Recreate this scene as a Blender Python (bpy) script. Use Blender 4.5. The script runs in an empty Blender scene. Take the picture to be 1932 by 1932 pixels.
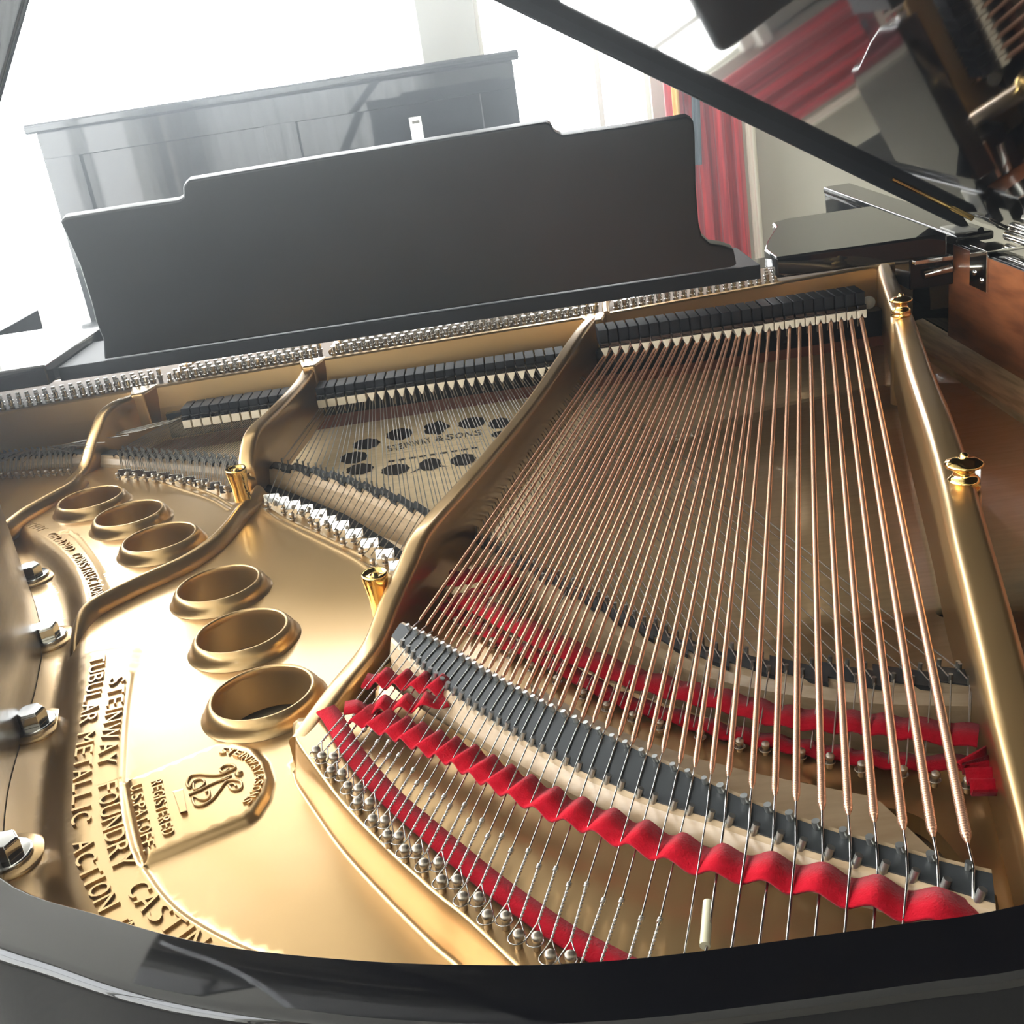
import bpy, math, random
import numpy as np
from mathutils import Vector, Matrix
from mathutils.geometry import delaunay_2d_cdt
random.seed(4)
SC = bpy.context.scene
COL = SC.collection
Z0 = 0.93            # the hole rims of the iron plate stand 0.93 m above the floor

# ------------------------------------------------------------------ camera
F_PX, PITCH, ROLL, YAW, CAM_H = 2067.0, 0.38933, -0.152685, 0.0331447, 0.385244
_fw = Vector((-math.sin(YAW)*math.cos(PITCH), math.cos(YAW)*math.cos(PITCH), -math.sin(PITCH)))
_rt = Vector((math.cos(YAW), math.sin(YAW), 0.0))
_up = _rt.cross(_fw)
_r2 = _rt*math.cos(ROLL)+_up*math.sin(ROLL)
_u2 = -_rt*math.sin(ROLL)+_up*math.cos(ROLL)
cam_data = bpy.data.cameras.new('camera'); cam = bpy.data.objects.new('camera', cam_data); COL.objects.link(cam)
cam_data.sensor_width = 36.0; cam_data.sensor_fit = 'HORIZONTAL'; cam_data.lens = F_PX/1932.0*36.0
cam_data.clip_start = 0.02; cam_data.clip_end = 60
M = Matrix((( _r2.x, _u2.x, -_fw.x, 0.0), (_r2.y, _u2.y, -_fw.y, 0.0), (_r2.z, _u2.z, -_fw.z, CAM_H+Z0), (0, 0, 0, 1)))
cam.matrix_world = M
cam_data.dof.use_dof = False
SC.camera = cam

# ------------------------------------------------------------------ world, light, exposure
world = bpy.data.worlds.new('world'); SC.world = world; world.use_nodes = True
wn = world.node_tree.nodes; wl = world.node_tree.links
bg = wn['Background']
geo = wn.new('ShaderNodeTexCoord'); sep = wn.new('ShaderNodeSeparateXYZ'); rmp = wn.new('ShaderNodeValToRGB')
wl.new(geo.outputs['Generated'], sep.inputs[0]); wl.new(sep.outputs['Z'], rmp.inputs[0]); wl.new(rmp.outputs[0], bg.inputs[0])
rmp.color_ramp.elements[0].position = 0.0; rmp.color_ramp.elements[0].color = (.80, .82, .80, 1)
rmp.color_ramp.elements[1].position = 0.35; rmp.color_ramp.elements[1].color = (.93, .97, 1.0, 1)
bg.inputs[1].default_value = 7.0
def portal(name, loc, rot, sx, sy):
    l = bpy.data.lights.new(name, 'AREA'); l.shape = 'RECTANGLE'; l.size = sx; l.size_y = sy; l.cycles.is_portal = True
    o = bpy.data.objects.new(name, l); COL.objects.link(o); o.location = loc; o.rotation_euler = rot
    return o
portal('window_portal', (-1.3, 3.93, 1.845), (math.radians(-90), 0, 0), 2.2, 2.27)
portal('window_portal', (.27, 3.93, 1.845), (math.radians(-90), 0, 0), .56, 2.27)
portal('window_portal', (-2.44, .55, 1.755), (0, math.radians(-90), 0), 2.45, 5.3)
portal('window_portal', (-1.4, -2.98, 1.55), (math.radians(90), 0, 0), 1.8, 1.95)
SC.view_settings.view_transform = 'Standard'
SC.view_settings.look = 'None'
SC.view_settings.exposure = 0.93
SC.view_settings.gamma = 1.0
SC.view_settings.use_curve_mapping = False
SC.cycles.max_bounces = 8
SC.cycles.diffuse_bounces = 5
SC.cycles.glossy_bounces = 5
SC.cycles.transparent_max_bounces = 12
SC.cycles.sample_clamp_indirect = 8
SC.cycles.caustics_reflective = False
SC.cycles.caustics_refractive = False

# ------------------------------------------------------------------ measuring helpers
def ray(px, py):
    return _fw + _r2*((px-966)/F_PX) - _u2*((py-966)/F_PX)
def U(px, py, z):                       # the point of the horizontal plane z seen at a pixel of the survey photograph
    d = ray(px, py); t = (z-CAM_H)/d.z
    return Vector((0, 0, CAM_H))+d*t
def UY(px, py, y):                      # the same for an upright plane y
    d = ray(px, py); return Vector((0, 0, CAM_H))+d*(y/d.y)
def UV(px, py, A, B):                   # the same for the upright plane through A and B
    n = Vector((B.y-A.y, -(B.x-A.x), 0)); d = ray(px, py); O = Vector((0, 0, CAM_H))
    return O+d*(n.dot(A-O)/n.dot(d))
def UL(pts, z): return [U(a, b, z) for a, b in pts]
def V(x, y, z=0.0): return Vector((x, y, z))
def cr(pts, n=8, closed=False):         # Catmull-Rom resampling
    P = [Vector(p) for p in pts]; out = []
    m = len(P)
    rng = m if closed else m-1
    for i in range(rng):
        p1 = P[i]; p2 = P[(i+1) % m]
        p0 = P[(i-1) % m] if (closed or i > 0) else p1*2-p2
        p3 = P[(i+2) % m] if (closed or i+2 < m) else p2*2-p1
        for k in range(n):
            t = k/n
            out.append(.5*((2*p1)+(p2-p0)*t+(2*p0-5*p1+4*p2-p3)*t*t+(3*p1-p0-3*p2+p3)*t*t*t))
    if not closed: out.append(P[-1].copy())
    return out
def length(P): return sum((P[i+1]-P[i]).length for i in range(len(P)-1))
def at_len(P, s):
    for i in range(len(P)-1):
        d = (P[i+1]-P[i]).length
        if s <= d or i == len(P)-2:
            return P[i].lerp(P[i+1], s/d if d > 0 else 0), (P[i+1]-P[i]).normalized()
        s -= d
def resample(P, n):
    L = length(P); return [at_len(P, L*i/(n-1))[0] for i in range(n)]
def nearest_len(P, q):
    best = (1e9, 0); s = 0
    for i in range(len(P)-1):
        a = P[i]; b = P[i+1]; d = (b-a); L = d.length
        if L == 0: continue
        t = max(0, min(1, (q-a).dot(d)/L/L)); e = (a+d*t-q).length
        if e < best[0]: best = (e, s+t*L)
        s += L
    return best[1]
def seg_x(P, a, b):                     # plan crossing of polyline P with the infinite line a-b
    d = b-a; best = None
    for i in range(len(P)-1):
        p = P[i]; e = P[i+1]-p; den = d.x*e.y-d.y*e.x
        if abs(den) < 1e-12: continue
        t = ((p.x-a.x)*e.y-(p.y-a.y)*e.x)/den; s = ((p.x-a.x)*d.y-(p.y-a.y)*d.x)/den
        if -1e-6 <= s <= 1+1e-6: return p+e*s, i+s, t
    return None

# ------------------------------------------------------------------ mesh helpers
class MB:
    def __init__(s): s.v = []; s.f = []; s.sm = []
    def add(s, vs, fs, smooth=False):
        o = len(s.v); s.v += [tuple(v) for v in vs]; s.f += [tuple(i+o for i in f) for f in fs]; s.sm += [smooth]*len(fs)
        return s
    def box(s, x0, x1, y0, y1, z0, z1):
        return s.add([(x0, y0, z0), (x1, y0, z0), (x1, y1, z0), (x0, y1, z0), (x0, y0, z1), (x1, y0, z1), (x1, y1, z1), (x0, y1, z1)],
                     [(0, 3, 2, 1), (4, 5, 6, 7), (0, 1, 5, 4), (1, 2, 6, 5), (2, 3, 7, 6), (3, 0, 4, 7)])
    def hexa(s, b, t):                  # 4 bottom points, 4 top points
        return s.add(list(b)+list(t), [(0, 3, 2, 1), (4, 5, 6, 7), (0, 1, 5, 4), (1, 2, 6, 5), (2, 3, 7, 6), (3, 0, 4, 7)])
    def tube(s, P, r, n=8, caps=True, rr=None):
        P = [Vector(p) for p in P]; vs = []; m = len(P)
        t = (P[1]-P[0]).normalized(); a = Vector((0, 0, 1)) if abs(t.z) < .9 else Vector((1, 0, 0))
        u = t.cross(a).normalized()
        for i in range(m):
            if i == 0: t = P[1]-P[0]
            elif i == m-1: t = P[-1]-P[-2]
            else: t = P[i+1]-P[i-1]
            t = t.normalized(); u = (u-t*u.dot(t)).normalized(); w = t.cross(u)
            R = rr[i] if rr else r
            for k in range(n):
                c = 2*math.pi*k/n; vs.append(P[i]+u*(R*math.cos(c))+w*(R*math.sin(c)))
        fs = [(i*n+k, i*n+(k+1) % n, (i+1)*n+(k+1) % n, (i+1)*n+k) for i in range(m-1) for k in range(n)]
        s.add(vs, fs, True)
        if caps: s.add(vs[:n], [tuple(range(n-1, -1, -1))]); s.add(vs[-n:], [tuple(range(n))])
        return s
    def lathe(s, prof, c=(0, 0, 0), n=24, axis=Vector((0, 0, 1)), smooth=True, cap=True):
        ax = Vector(axis).normalized(); u = ax.orthogonal().normalized(); w = ax.cross(u); c = Vector(c); vs = []
        for r, z in prof:
            for k in range(n):
                a = 2*math.pi*k/n; vs.append(c+ax*z+(u*math.cos(a)+w*math.sin(a))*r)
        m = len(prof)
        s.add(vs, [(i*n+k, i*n+(k+1) % n, (i+1)*n+(k+1) % n, (i+1)*n+k) for i in range(m-1) for k in range(n)], smooth)
        if cap and prof[-1][0] > 1e-5: s.add(vs[-n:], [tuple(range(n))])
        return s
    def prism(s, poly, z0, z1, top=None):   # polygon (ccw) extruded
        n = len(poly); b = [(p[0], p[1], z0) for p in poly]; t = [(p[0], p[1], z1) for p in (top or poly)]
        s.add(b+t, [tuple(range(n-1, -1, -1)), tuple(range(n, 2*n))]+[(i, (i+1) % n, n+(i+1) % n, n+i) for i in range(n)])
        return s
    def loft(s, rings, closed=True, caps=True, smooth=True, closed_path=False):
        n = len(rings[0]); vs = [v for r in rings for v in r]; m = len(rings)
        fs = []
        for i in range(m if closed_path else m-1):
            j = (i+1) % m
            for k in range(n if closed else n-1):
                fs.append((i*n+k, i*n+(k+1) % n, j*n+(k+1) % n, j*n+k))
        s.add(vs, fs, smooth)
        if caps and closed and not closed_path: s.add(rings[0], [tuple(range(n-1, -1, -1))]); s.add(rings[-1], [tuple(range(n))])
        return s
    def build(s, name, mat, parent=None, bevel=0.0, seg=2, solid=0.0, origin=None):
        me = bpy.data.meshes.new(name)
        vs = s.v
        if origin is not None: vs = [(a-origin[0], b-origin[1], c-origin[2]) for a, b, c in vs]
        me.from_pydata(vs, [], s.f)
        me.polygons.foreach_set('use_smooth', s.sm)
        me.materials.append(mat); me.validate(); me.update()
        o = bpy.data.objects.new(name, me); COL.objects.link(o)
        if origin is not None: o.location = origin
        if parent: o.parent = parent
        if solid: q = o.modifiers.new('solid', 'SOLIDIFY'); q.thickness = solid; q.offset = 0
        if bevel:
            b = o.modifiers.new('bevel', 'BEVEL'); b.width = bevel; b.segments = seg; b.limit_method = 'ANGLE'; b.angle_limit = math.radians(40)
            for p in me.polygons: p.use_smooth = True
            w = o.modifiers.new('wn', 'WEIGHTED_NORMAL'); w.keep_sharp = True
        return o
def tag(o, label=None, cat=None, group=None, kind=None):
    if label: o['label'] = label
    if cat: o['category'] = cat
    if group: o['group'] = group
    if kind: o['kind'] = kind
    return o
def empty(name, loc):
    o = bpy.data.objects.new(name, None); COL.objects.link(o); o.location = loc; o.empty_display_size = .05
    return o
def dup(o, parent, loc=None, rot=None):
    c = o.copy(); COL.objects.link(c); c.parent = parent
    if loc is not None: c.location = loc
    if rot is not None: c.rotation_euler = rot
    for ch in o.children: dup(ch, c)
    return c

# ------------------------------------------------------------------ materials
def mat(name, color, rough=.5, metal=0.0, coat=0.0, coat_r=.03, sheen=0.0, spec=.5, bump=None, var=None):
    m = bpy.data.materials.new(name); m.use_nodes = True; n = m.node_tree.nodes; l = m.node_tree.links
    b = n['Principled BSDF']
    b.inputs['Base Color'].default_value = (*color, 1); b.inputs['Roughness'].default_value = rough; b.inputs['Metallic'].default_value = metal
    b.inputs['Coat Weight'].default_value = coat; b.inputs['Coat Roughness'].default_value = coat_r
    b.inputs['Sheen Weight'].default_value = sheen; b.inputs['Specular IOR Level'].default_value = spec
    tc = n.new('ShaderNodeTexCoord')
    if var:      # (scale, stretch xyz, colour2, lo, hi, detail)
        sc, st, c2, lo, hi, det = var
        mp = n.new('ShaderNodeMapping'); mp.inputs['Scale'].default_value = st
        nz = n.new('ShaderNodeTexNoise'); nz.inputs['Scale'].default_value = sc; nz.inputs['Detail'].default_value = det
        r = n.new('ShaderNodeValToRGB'); r.color_ramp.elements[0].position = lo; r.color_ramp.elements[1].position = hi
        r.color_ramp.elements[0].color = (*color, 1); r.color_ramp.elements[1].color = (*c2, 1)
        l.new(tc.outputs['Object'], mp.inputs[0]); l.new(mp.outputs[0], nz.inputs['Vector']); l.new(nz.outputs['Fac'], r.inputs[0]); l.new(r.outputs[0], b.inputs['Base Color'])
    if bump:     # (scale, strength, distance, stretch)
        sc, stg, dist, st = bump
        mp = n.new('ShaderNodeMapping'); mp.inputs['Scale'].default_value = st
        nz = n.new('ShaderNodeTexNoise'); nz.inputs['Scale'].default_value = sc; nz.inputs['Detail'].default_value = 3
        bp = n.new('ShaderNodeBump'); bp.inputs['Strength'].default_value = stg; bp.inputs['Distance'].default_value = dist
        l.new(tc.outputs['Object'], mp.inputs[0]); l.new(mp.outputs[0], nz.inputs['Vector']); l.new(nz.outputs['Fac'], bp.inputs['Height']); l.new(bp.outputs[0], b.inputs['Normal'])
    return m
GOLD = mat('bronze_lacquered_iron', (.60, .39, .175), .32, .85, .45, .12, bump=(60, .05, .002, (1, 1, 1)))
BRASS = mat('polished_brass', (.86, .58, .2), .08, 1)
CHROME = mat('polished_nickel', (.80, .79, .76), .1, 1)
STEEL = mat('steel_wire', (.62, .60, .57), .22, 1)
PINST = mat('steel_pin', (.46, .40, .33), .42, 1)
BPIN = mat('plated_bridge_pin', (.36, .36, .34), .35, .9)
COPPER = mat('copper_winding', (.93, .53, .35), .33, .85)
BLACK = mat('black_gloss_lacquer', (.004, .004, .005), .035)
BLACKS = mat('black_satin_lacquer', (.010, .011, .013), .32, 0, 0, spec=.4)
BLACKM = mat('black_matt_paint', (.007, .008, .010), .5, spec=.2)
FELT = mat('red_felt', (.52, .007, .022), .95, 0, 0, sheen=.1, spec=.1, bump=(900, .6, .001, (1, 1, 1)), var=(260, (1, 1, 1), (.44, .004, .014), .35, .7, 3))
CREAM = mat('white_damper_felt', (.80, .68, .50), .95, sheen=.3, spec=.1, bump=(900, .3, .0006, (1, 1, 1)))
GRAPH = mat('graphite_painted_cap', (.038, .041, .043), .45, .1, bump=(500, .1, .0004, (1, 1, 1)))
MAPLE = mat('maple_bridge', (.56, .41, .255), .4, 0, .2, .2, var=(22, (1, 6, 10), (.44, .30, .17), .35, .7, 4))
SPRUCE = mat('spruce_soundboard', (.88, .69, .43), .25, 0, .4, .06, var=(9, (3.2, 24, 1), (.76, .58, .34), .3, .75, 5))
ASH = mat('pale_ash_moulding', (.74, .54, .28), .6, 0, 0, .15, var=(14, (9, .9, 5), (.50, .33, .15), .42, .62, 5))
MAHOG = mat('mahogany_veneer', (.31, .105, .04), .30, 0, .4, .12, var=(16, (4, 1.1, 7), (.13, .04, .018), .32, .72, 6))
MAHOGD = mat('brown_stained_veneer', (.15, .10, .075), .32, 0, .3, .2, var=(16, (4, 1.1, 7), (.08, .05, .035), .32, .72, 6))
BELLY = mat('reddish_belly_rail', (.24, .075, .04), .4, 0, .1, .2, var=(30, (1, 8, 1), (.16, .045, .025), .35, .7, 4))
DECAL = mat('dark_decal_ink', (.035, .035, .038), .4)
DECALG = mat('grey_decal_ink', (.13, .12, .10), .5)
WALL = mat('grey_beige_wall_paint', (.62, .60, .52), .8, bump=(60, .05, .002, (1, 1, 1)))
WALLW = mat('white_painted_trim', (.72, .71, .65), .5)
CEIL = mat('white_ceiling_paint', (.78, .77, .73), .9)
FLOORM = mat('grey_carpet', (.16, .155, .14), .95, bump=(400, .5, .004, (1, 1, 1)), var=(90, (1, 1, 1), (.12, .115, .105), .3, .7, 3))
REDCL = mat('red_cloth', (.72, .035, .05), .7, sheen=.3, var=(14, (6, 6, .25), (.42, .015, .03), .35, .65, 3))
BLUECL = mat('blue_grey_cloth', (.10, .13, .16), .8)
PALECL = mat('cream_cloth', (.78, .73, .62), .8)
GOLDCL = mat('yellow_fringe', (.95, .55, .16), .8)
PAPER = mat('white_paper', (.80, .80, .80), .6)
RUBBER = mat('black_rubber', (.02, .02, .02), .6)
PINBL = mat('dark_bronze_pin_field', (.13, .085, .05), .6, .5)
def sheer_mat(dens=.3):
    m = bpy.data.materials.new('sheer_curtain_voile'); m.use_nodes = True; n = m.node_tree.nodes; l = m.node_tree.links
    out = n['Material Output']; n.remove(n['Principled BSDF'])
    d = n.new('ShaderNodeBsdfDiffuse'); d.inputs[0].default_value = (.85, .86, .84, 1)
    t = n.new('ShaderNodeBsdfTranslucent'); t.inputs[0].default_value = (.85, .87, .84, 1)
    p = n.new('ShaderNodeBsdfTransparent'); a = n.new('ShaderNodeMixShader'); b = n.new('ShaderNodeMixShader')
    a.inputs[0].default_value = .6; b.inputs[0].default_value = dens
    l.new(d.outputs[0], a.inputs[1]); l.new(t.outputs[0], a.inputs[2]); l.new(a.outputs[0], b.inputs[1]); l.new(p.outputs[0], b.inputs[2]); l.new(b.outputs[0], out.inputs[0])
    return m
SHEER = sheer_mat()
SHEER2 = sheer_mat(.26)
def glass_mat():
    m = bpy.data.materials.new('window_glass'); m.use_nodes = True; n = m.node_tree.nodes; l = m.node_tree.links
    out = n['Material Output']; n.remove(n['Principled BSDF'])
    p = n.new('ShaderNodeBsdfTransparent'); g = n.new('ShaderNodeBsdfGlossy'); g.inputs['Roughness'].default_value = .0
    a = n.new('ShaderNodeMixShader'); a.inputs[0].default_value = .06
    l.new(p.outputs[0], a.inputs[1]); l.new(g.outputs[0], a.inputs[2]); l.new(a.outputs[0], out.inputs[0])
    return m
GLASS = glass_mat()

# ================================================================== THE ROOM
TOPS = []
def struct(name, mb, m, bevel=0.0):
    o = mb.build(name, m, None, bevel); o['kind'] = 'structure'; return o
FZ = -Z0; CZ = 2.15; XL, XR, YB, YF = -2.45, 2.6, -2.9, 3.95
struct('floor', MB().box(XL-.3, XR+.3, YB-.3, YF+.3, FZ-.1, FZ), FLOORM)
struct('ceiling', MB().box(XL-.3, XR+.3, YB-.3, YF+.3, CZ, CZ+.1), CEIL)
WB, WT = -.22, 2.05
w = MB()
w.box(XL-.2, -2.4, YF, YF+.2, FZ, CZ); w.box(-2.4, .56, YF, YF+.2, FZ, WB); w.box(-2.4, .56, YF, YF+.2, WT, CZ)
w.box(.55, XR+.2, YF, YF+.2, FZ, CZ)
struct('wall_front', w, WALL)
w = MB(); w.box(-.19, -.005, YF-.04, YF+.2, WB, WT)
struct('trim_1', w, mat('pillar_paint', (.30, .29, .25), .6))
w = MB(); w.box(XL-.2, XL, YB, -2.1, FZ, CZ); w.box(XL-.2, XL, 3.2, YF, FZ, CZ); w.box(XL-.2, XL, -2.1, 3.2, FZ, -.4); w.box(XL-.2, XL, -2.1, 3.2, 2.05, CZ)
struct('wall_left', w, WALL)
struct('wall_right', MB().box(XR, XR+.2, YB, YF, FZ, CZ), WALL)
w = MB(); w.box(XL, -2.3, YB-.2, YB, FZ, CZ); w.box(-.5, XR, YB-.2, YB, FZ, CZ); w.box(-2.3, -.5, YB-.2, YB, FZ, -.35); w.box(-2.3, -.5, YB-.2, YB, 1.6, CZ)
struct('wall_back', w, WALL)
struct('baseboard_front', MB().box(XL, XR, YF-.02, YF, FZ, FZ+.12), WALLW)
def window(name, x0, x1, bars):
    g = MB().box(x0, x1, YF+.09, YF+.095, WB, WT)
    o = struct(name, g, GLASS)
    f = MB(); f.box(x0, x1, YF-.05, YF+.16, WB-.03, WB+.01)
    for b in bars: f.box(b-.009, b+.009, YF-.01, YF+.12, WB, WT)
    f.box(x0, x0+.015, YF+.04, YF+.14, WB, WT); f.box(x1-.015, x1, YF+.04, YF+.14, WB, WT)
    f.build('window_frame', WALLW, o)
window('window_1', -2.4, -.19, [-.311, -1.9])
window('window_2', -.005, .55, [.376])
g = MB().box(XL-.1, XL-.095, -2.1, 3.2, -.4, 2.05); o = struct('window_3', g, GLASS)
f = MB()
for y in (-2.1, -.8, .5, 1.8, 3.17): f.box(XL-.14, XL-.05, y, y+.03, -.4, 2.05)
for z in (-.4, .8, 2.02): f.box(XL-.14, XL-.05, -2.1, 3.2, z, z+.03)
f.build('window_frame', WALLW, o)
g = MB().box(-2.3, -.5, YB-.1, YB-.095, -.35, 1.6); o = struct('window_4', g, GLASS)
f = MB()
for x in (-2.3, -1.7, -1.1, -.53): f.box(x, x+.03, YB-.14, YB-.05, -.35, 1.6)
for z in (-.35, .65, 1.57): f.box(-2.3, -.5, YB-.14, YB-.05, z, z+.03)
f.build('window_frame', WALLW, o)
struct('trim_2', MB().box(-2.4, .56, YF-.14, YF, WB-.07, WB-.03), WALLW, .004)

def cloth(name, x0, x1, y, z0, z1, folds, amp, m, phase=0.0, flare=0.0, dx=0.0):
    n = int(folds*10); rows = 14; vs = []
    for j in range(rows+1):
        v = j/rows; z = z1+(z0-z1)*v
        for i in range(n+1):
            u = i/n; x = x0+(x1-x0)*u+dx*v+flare*(u-.5)*v
            a = 2*math.pi*folds*u+phase
            vs.append((x+.25*amp*math.sin(2*a+1+v), y+amp*(.6+.4*v)*math.sin(a+.7*math.sin(1.7*v+u*5))+.3*amp*math.sin(2.3*a+1.1), z))
    fs = [(j*(n+1)+i, j*(n+1)+i+1, (j+1)*(n+1)+i+1, (j+1)*(n+1)+i) for j in range(rows) for i in range(n)]
    return MB().add(vs, fs, True)
c = cloth('c', -1.42, -1.22, 3.80, FZ+.05, CZ-.02, 4, .018, SHEER, flare=.02).build('sheer_curtain', SHEER); tag(c, 'narrow sheer white curtain hanging gathered before the bright window, behind the upright', 'curtain')
c = cloth('c', -2.4, -2.1, 3.80, FZ+.05, CZ-.02, 6, .03, PALECL).build('side_curtain', PALECL); tag(c, 'pale curtain hanging at the outer end of the long window', 'curtain')
for y0, y1 in ((-2.55, -2.1), (3.2, 3.6)):
    vs = cloth('c', y0, y1, 0, FZ+.05, CZ-.05, 6, .035, PALECL)
    vs.v = [(XL+.1+q[1], q[0], q[2]) for q in vs.v]
    c = vs.build('side_curtain', PALECL)
    tag(c, 'cream curtain drawn to the %s of the side window' % ('camera end' if y0 < 0 else 'far end'), 'curtain')

c = cloth('c', -2.38, -.4, YB+.12, FZ+.05, CZ-.05, 14, .03, SHEER2).build('sheer_curtain', SHEER2); tag(c, 'wide sheer curtain drawn across the window behind the camera', 'curtain')

# hanging flag right of the window
fl = empty('hanging_flag', (.66, 3.78, FZ+.02)); tag(fl, 'furled red flag with blue-grey band and pale hem hanging beside the window', 'flag')
def kid(mb, name, m, par, **k):
    o = mb.build(name, m, par, **k); o.location = -Vector(par.location); return o
kid(cloth('c', .555, .775, 3.76, FZ+.2, 1.62, 4, .03, REDCL, .4, .03, .03), 'red_cloth', REDCL, fl)
kid(cloth('c', .58, .60, 3.70, -.05, 1.62, 1, .012, GOLDCL, .4, 0, .0), 'fringe', GOLDCL, fl)
kid(cloth('c', .785, .815, 3.76, FZ+.2, 1.62, 1, .012, PALECL, .4, .0, .05), 'pale_hem', PALECL, fl)
kid(cloth('c', .655, .68, 3.705, -.02, .62, 1, .008, BLUECL, .4, 0, -.02), 'blue_band', BLUECL, fl)
kid(MB().tube([V(.68, 3.8, FZ), V(.68, 3.8, 1.66)], .012, 10).lathe([(.14, 0), (.14, .02), (.03, .04), (.012, .06)], (.68, 3.8, FZ), 24), 'pole', BRASS, fl)

# ================================================================== UPRIGHT PIANO behind
YU = 3.20
up = empty('upright_piano', (-.6, YU+.2, FZ)); tag(up, 'black glossy upright piano standing before the bright windows', 'upright piano')
def upk(mb, name, m, **k): return kid(mb, name, m, up, **k)
xa, xb = UY(70, 260, YU).x, UY(975, 180, YU).x
ztop = .5*(UY(60, 232, YU).z+UY(968, 96, YU).z)
zt = ztop-.022
upk(MB().box(xa, xb, YU+.03, YU+.36, FZ+.06, zt-.004), 'cabinet', BLACK, bevel=.003)
upk(MB().box(xa-.02, xb+.018, YU-.03, YU+.38, zt-.004, ztop), 'top_lid', BLACK, bevel=.006)
fp = MB()
fp.box(xa, xb, YU, YU+.03, zt-.075, zt-.004); fp.box(xa, xb, YU, YU+.03, -.32, -.24)
for x0, x1 in ((xa, xa+.10), (-.62, -.53), (xb-.10, xb)): fp.box(x0, x1, YU, YU+.03, -.26, zt-.07)
upk(fp, 'front_frame', BLACK, bevel=.002)
for x0, x1 in ((xa+.10, -.62), (-.53, xb-.10)):
    upk(MB().box(x0, x1, YU+.014, YU+.03, -.25, zt-.074), 'front_panel', BLACK, bevel=.002)
upk(MB().box(xa, xb, YU-.24, YU+.03, -.32, -.285), 'key_slip', BLACK, bevel=.004)
for x0, x1 in ((xa, xa+.05), (xb-.05, xb)):
    upk(MB().box(x0, x1, YU-.24, YU+.02, -.32, -.18), 'cheek', BLACK, bevel=.01)
    upk(MB().box(x0, x1, YU-.22, YU-.17, FZ, -.32), 'leg', BLACK, bevel=.004)
upk(MB().box(xa, xb, YU+.02, YU+.34, FZ, FZ+.08), 'plinth', BLACK, bevel=.003)
a = UY(771, 222, YU); b = UY(801, 262, YU)
pt = MB().box(a.x, b.x, YU-.008, YU-.006, b.z-.03, a.z).build('price_tag', PAPER); tag(pt, 'small white paper tag hanging on the front of the upright piano', 'tag')
MB().box(a.x+.008, b.x-.006, YU-.0095, YU-.0083, a.z-.017, a.z-.010).build('tag_slot', DECALG, pt)

# ================================================================== THE GRAND PIANO
GP = empty('grand_piano', (0.0, .3, FZ)); tag(GP, 'open black grand piano with gilded iron plate, red felt and copper strings', 'grand piano')
GO = Vector(GP.location)
def part(mb, name, m, label=None, par=None, **k):
    o = mb.build(name, m, par or GP, **k)
    if par is None: o.location = -GO
    if label: o['label'] = label
    return o
ZR = .095
# ---- rim
inner = [V(.555, 1.95), V(.555, 1.4), V(.555, .9), V(.553, .62), V(.53, .49), V(.47, .40), V(.38, .343), V(.27, .312)]
inner += [V(p.x, p.y) for p in UL([(1932, 1700), (1700, 1737), (1500, 1765), (1250, 1797), (1100, 1810), (966, 1815), (700, 1808), (410, 1778), (200, 1725), (0, 1650)], ZR)]
inner += [V(-.312, .454), V(-.357, .536), V(-.390, .62), V(-.411, .70), V(-.431, .78), V(-.459, .865), V(-.518, .985), V(-.598, 1.12), V(-.68, 1.235), V(-.77, 1.34), V(-.825, 1.42), V(-.84, 1.52), V(-.84, 1.95)]
RIM = cr(inner, 6)
def off(P, d):
    out = []
    for i, p in enumerate(P):
        t = (P[min(i+1, len(P)-1)]-P[max(i-1, 0)]); t.z = 0; t.normalize()
        out.append(p+Vector((-t.y, t.x, 0))*(-d))
    return out
# sign check: outward must grow away from the centre
_c = V(0, .9)
if (off(RIM, .05)[40]-_c).length < (RIM[40]-_c).length: SGN = -1
else: SGN = 1
TH = .030
def rimring(profile):
    rings = []
    offs = {o_: off(RIM, SGN*o_) for o_, _ in profile}
    for i in range(len(RIM)):
        rings.append([Vector((offs[o_][i].x, offs[o_][i].y, z)) for o_, z in profile])
    return rings
R8 = .0055
prof = [(0.004, -.25), (0.004, .0), (0.0, ZR-.006), (0.0, ZR-.0015), (.0015, ZR)]
prof += [(TH-R8, ZR)]+[(TH-R8+R8*math.sin(a), ZR-R8+R8*math.cos(a)) for a in [math.radians(x) for x in (15, 30, 45, 60, 75, 90)]]+[(TH, -.02), (TH+.004, -.24), (TH, -.27), (.0, -.27)]
def ring_flat(mb, rings):
    mb.loft(rings, True, True, True); return mb
rim = part(MB().loft(rimring(prof), True, True, True), 'rim', BLACK)
wn_ = rim.modifiers.new('wn', 'WEIGHTED_NORMAL')
# inner lining veneer
iS = [i for i, p in enumerate(RIM)]
def lining(i0, i1, m, zt_, name, label):
    mb = MB(); A = off(RIM, -SGN*.0015); B = off(RIM, SGN*.002)
    rings = [[Vector((A[i].x, A[i].y, -.06)), Vector((A[i].x, A[i].y, zt_)), Vector((B[i].x, B[i].y, zt_)), Vector((B[i].x, B[i].y, -.06))] for i in range(i0, i1+1)]
    mb.loft(rings, True, True, False); return part(mb, name, m, label)
k_sp = max(i for i, p in enumerate(RIM) if p.x > .5 and p.y > .44)
k_y = min(range(len(RIM)), key=lambda i: abs(RIM[i].y-1.385)+(0 if RIM[i].x > .5 else 9))
lining(k_y, k_sp, MAHOG, ZR-.003, 'inner_lining', 'reddish mahogany inner wall of the straight side')
kl0 = min(i for i, p in enumerate(RIM) if p.x < -.29 and i > 40); kl1 = max(i for i, p in enumerate(RIM) if p.x > -.80)
lining(kl0, kl1, MAHOGD, ZR-.002, 'inner_lining', 'brown stained inner wall of the bent side')

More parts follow.
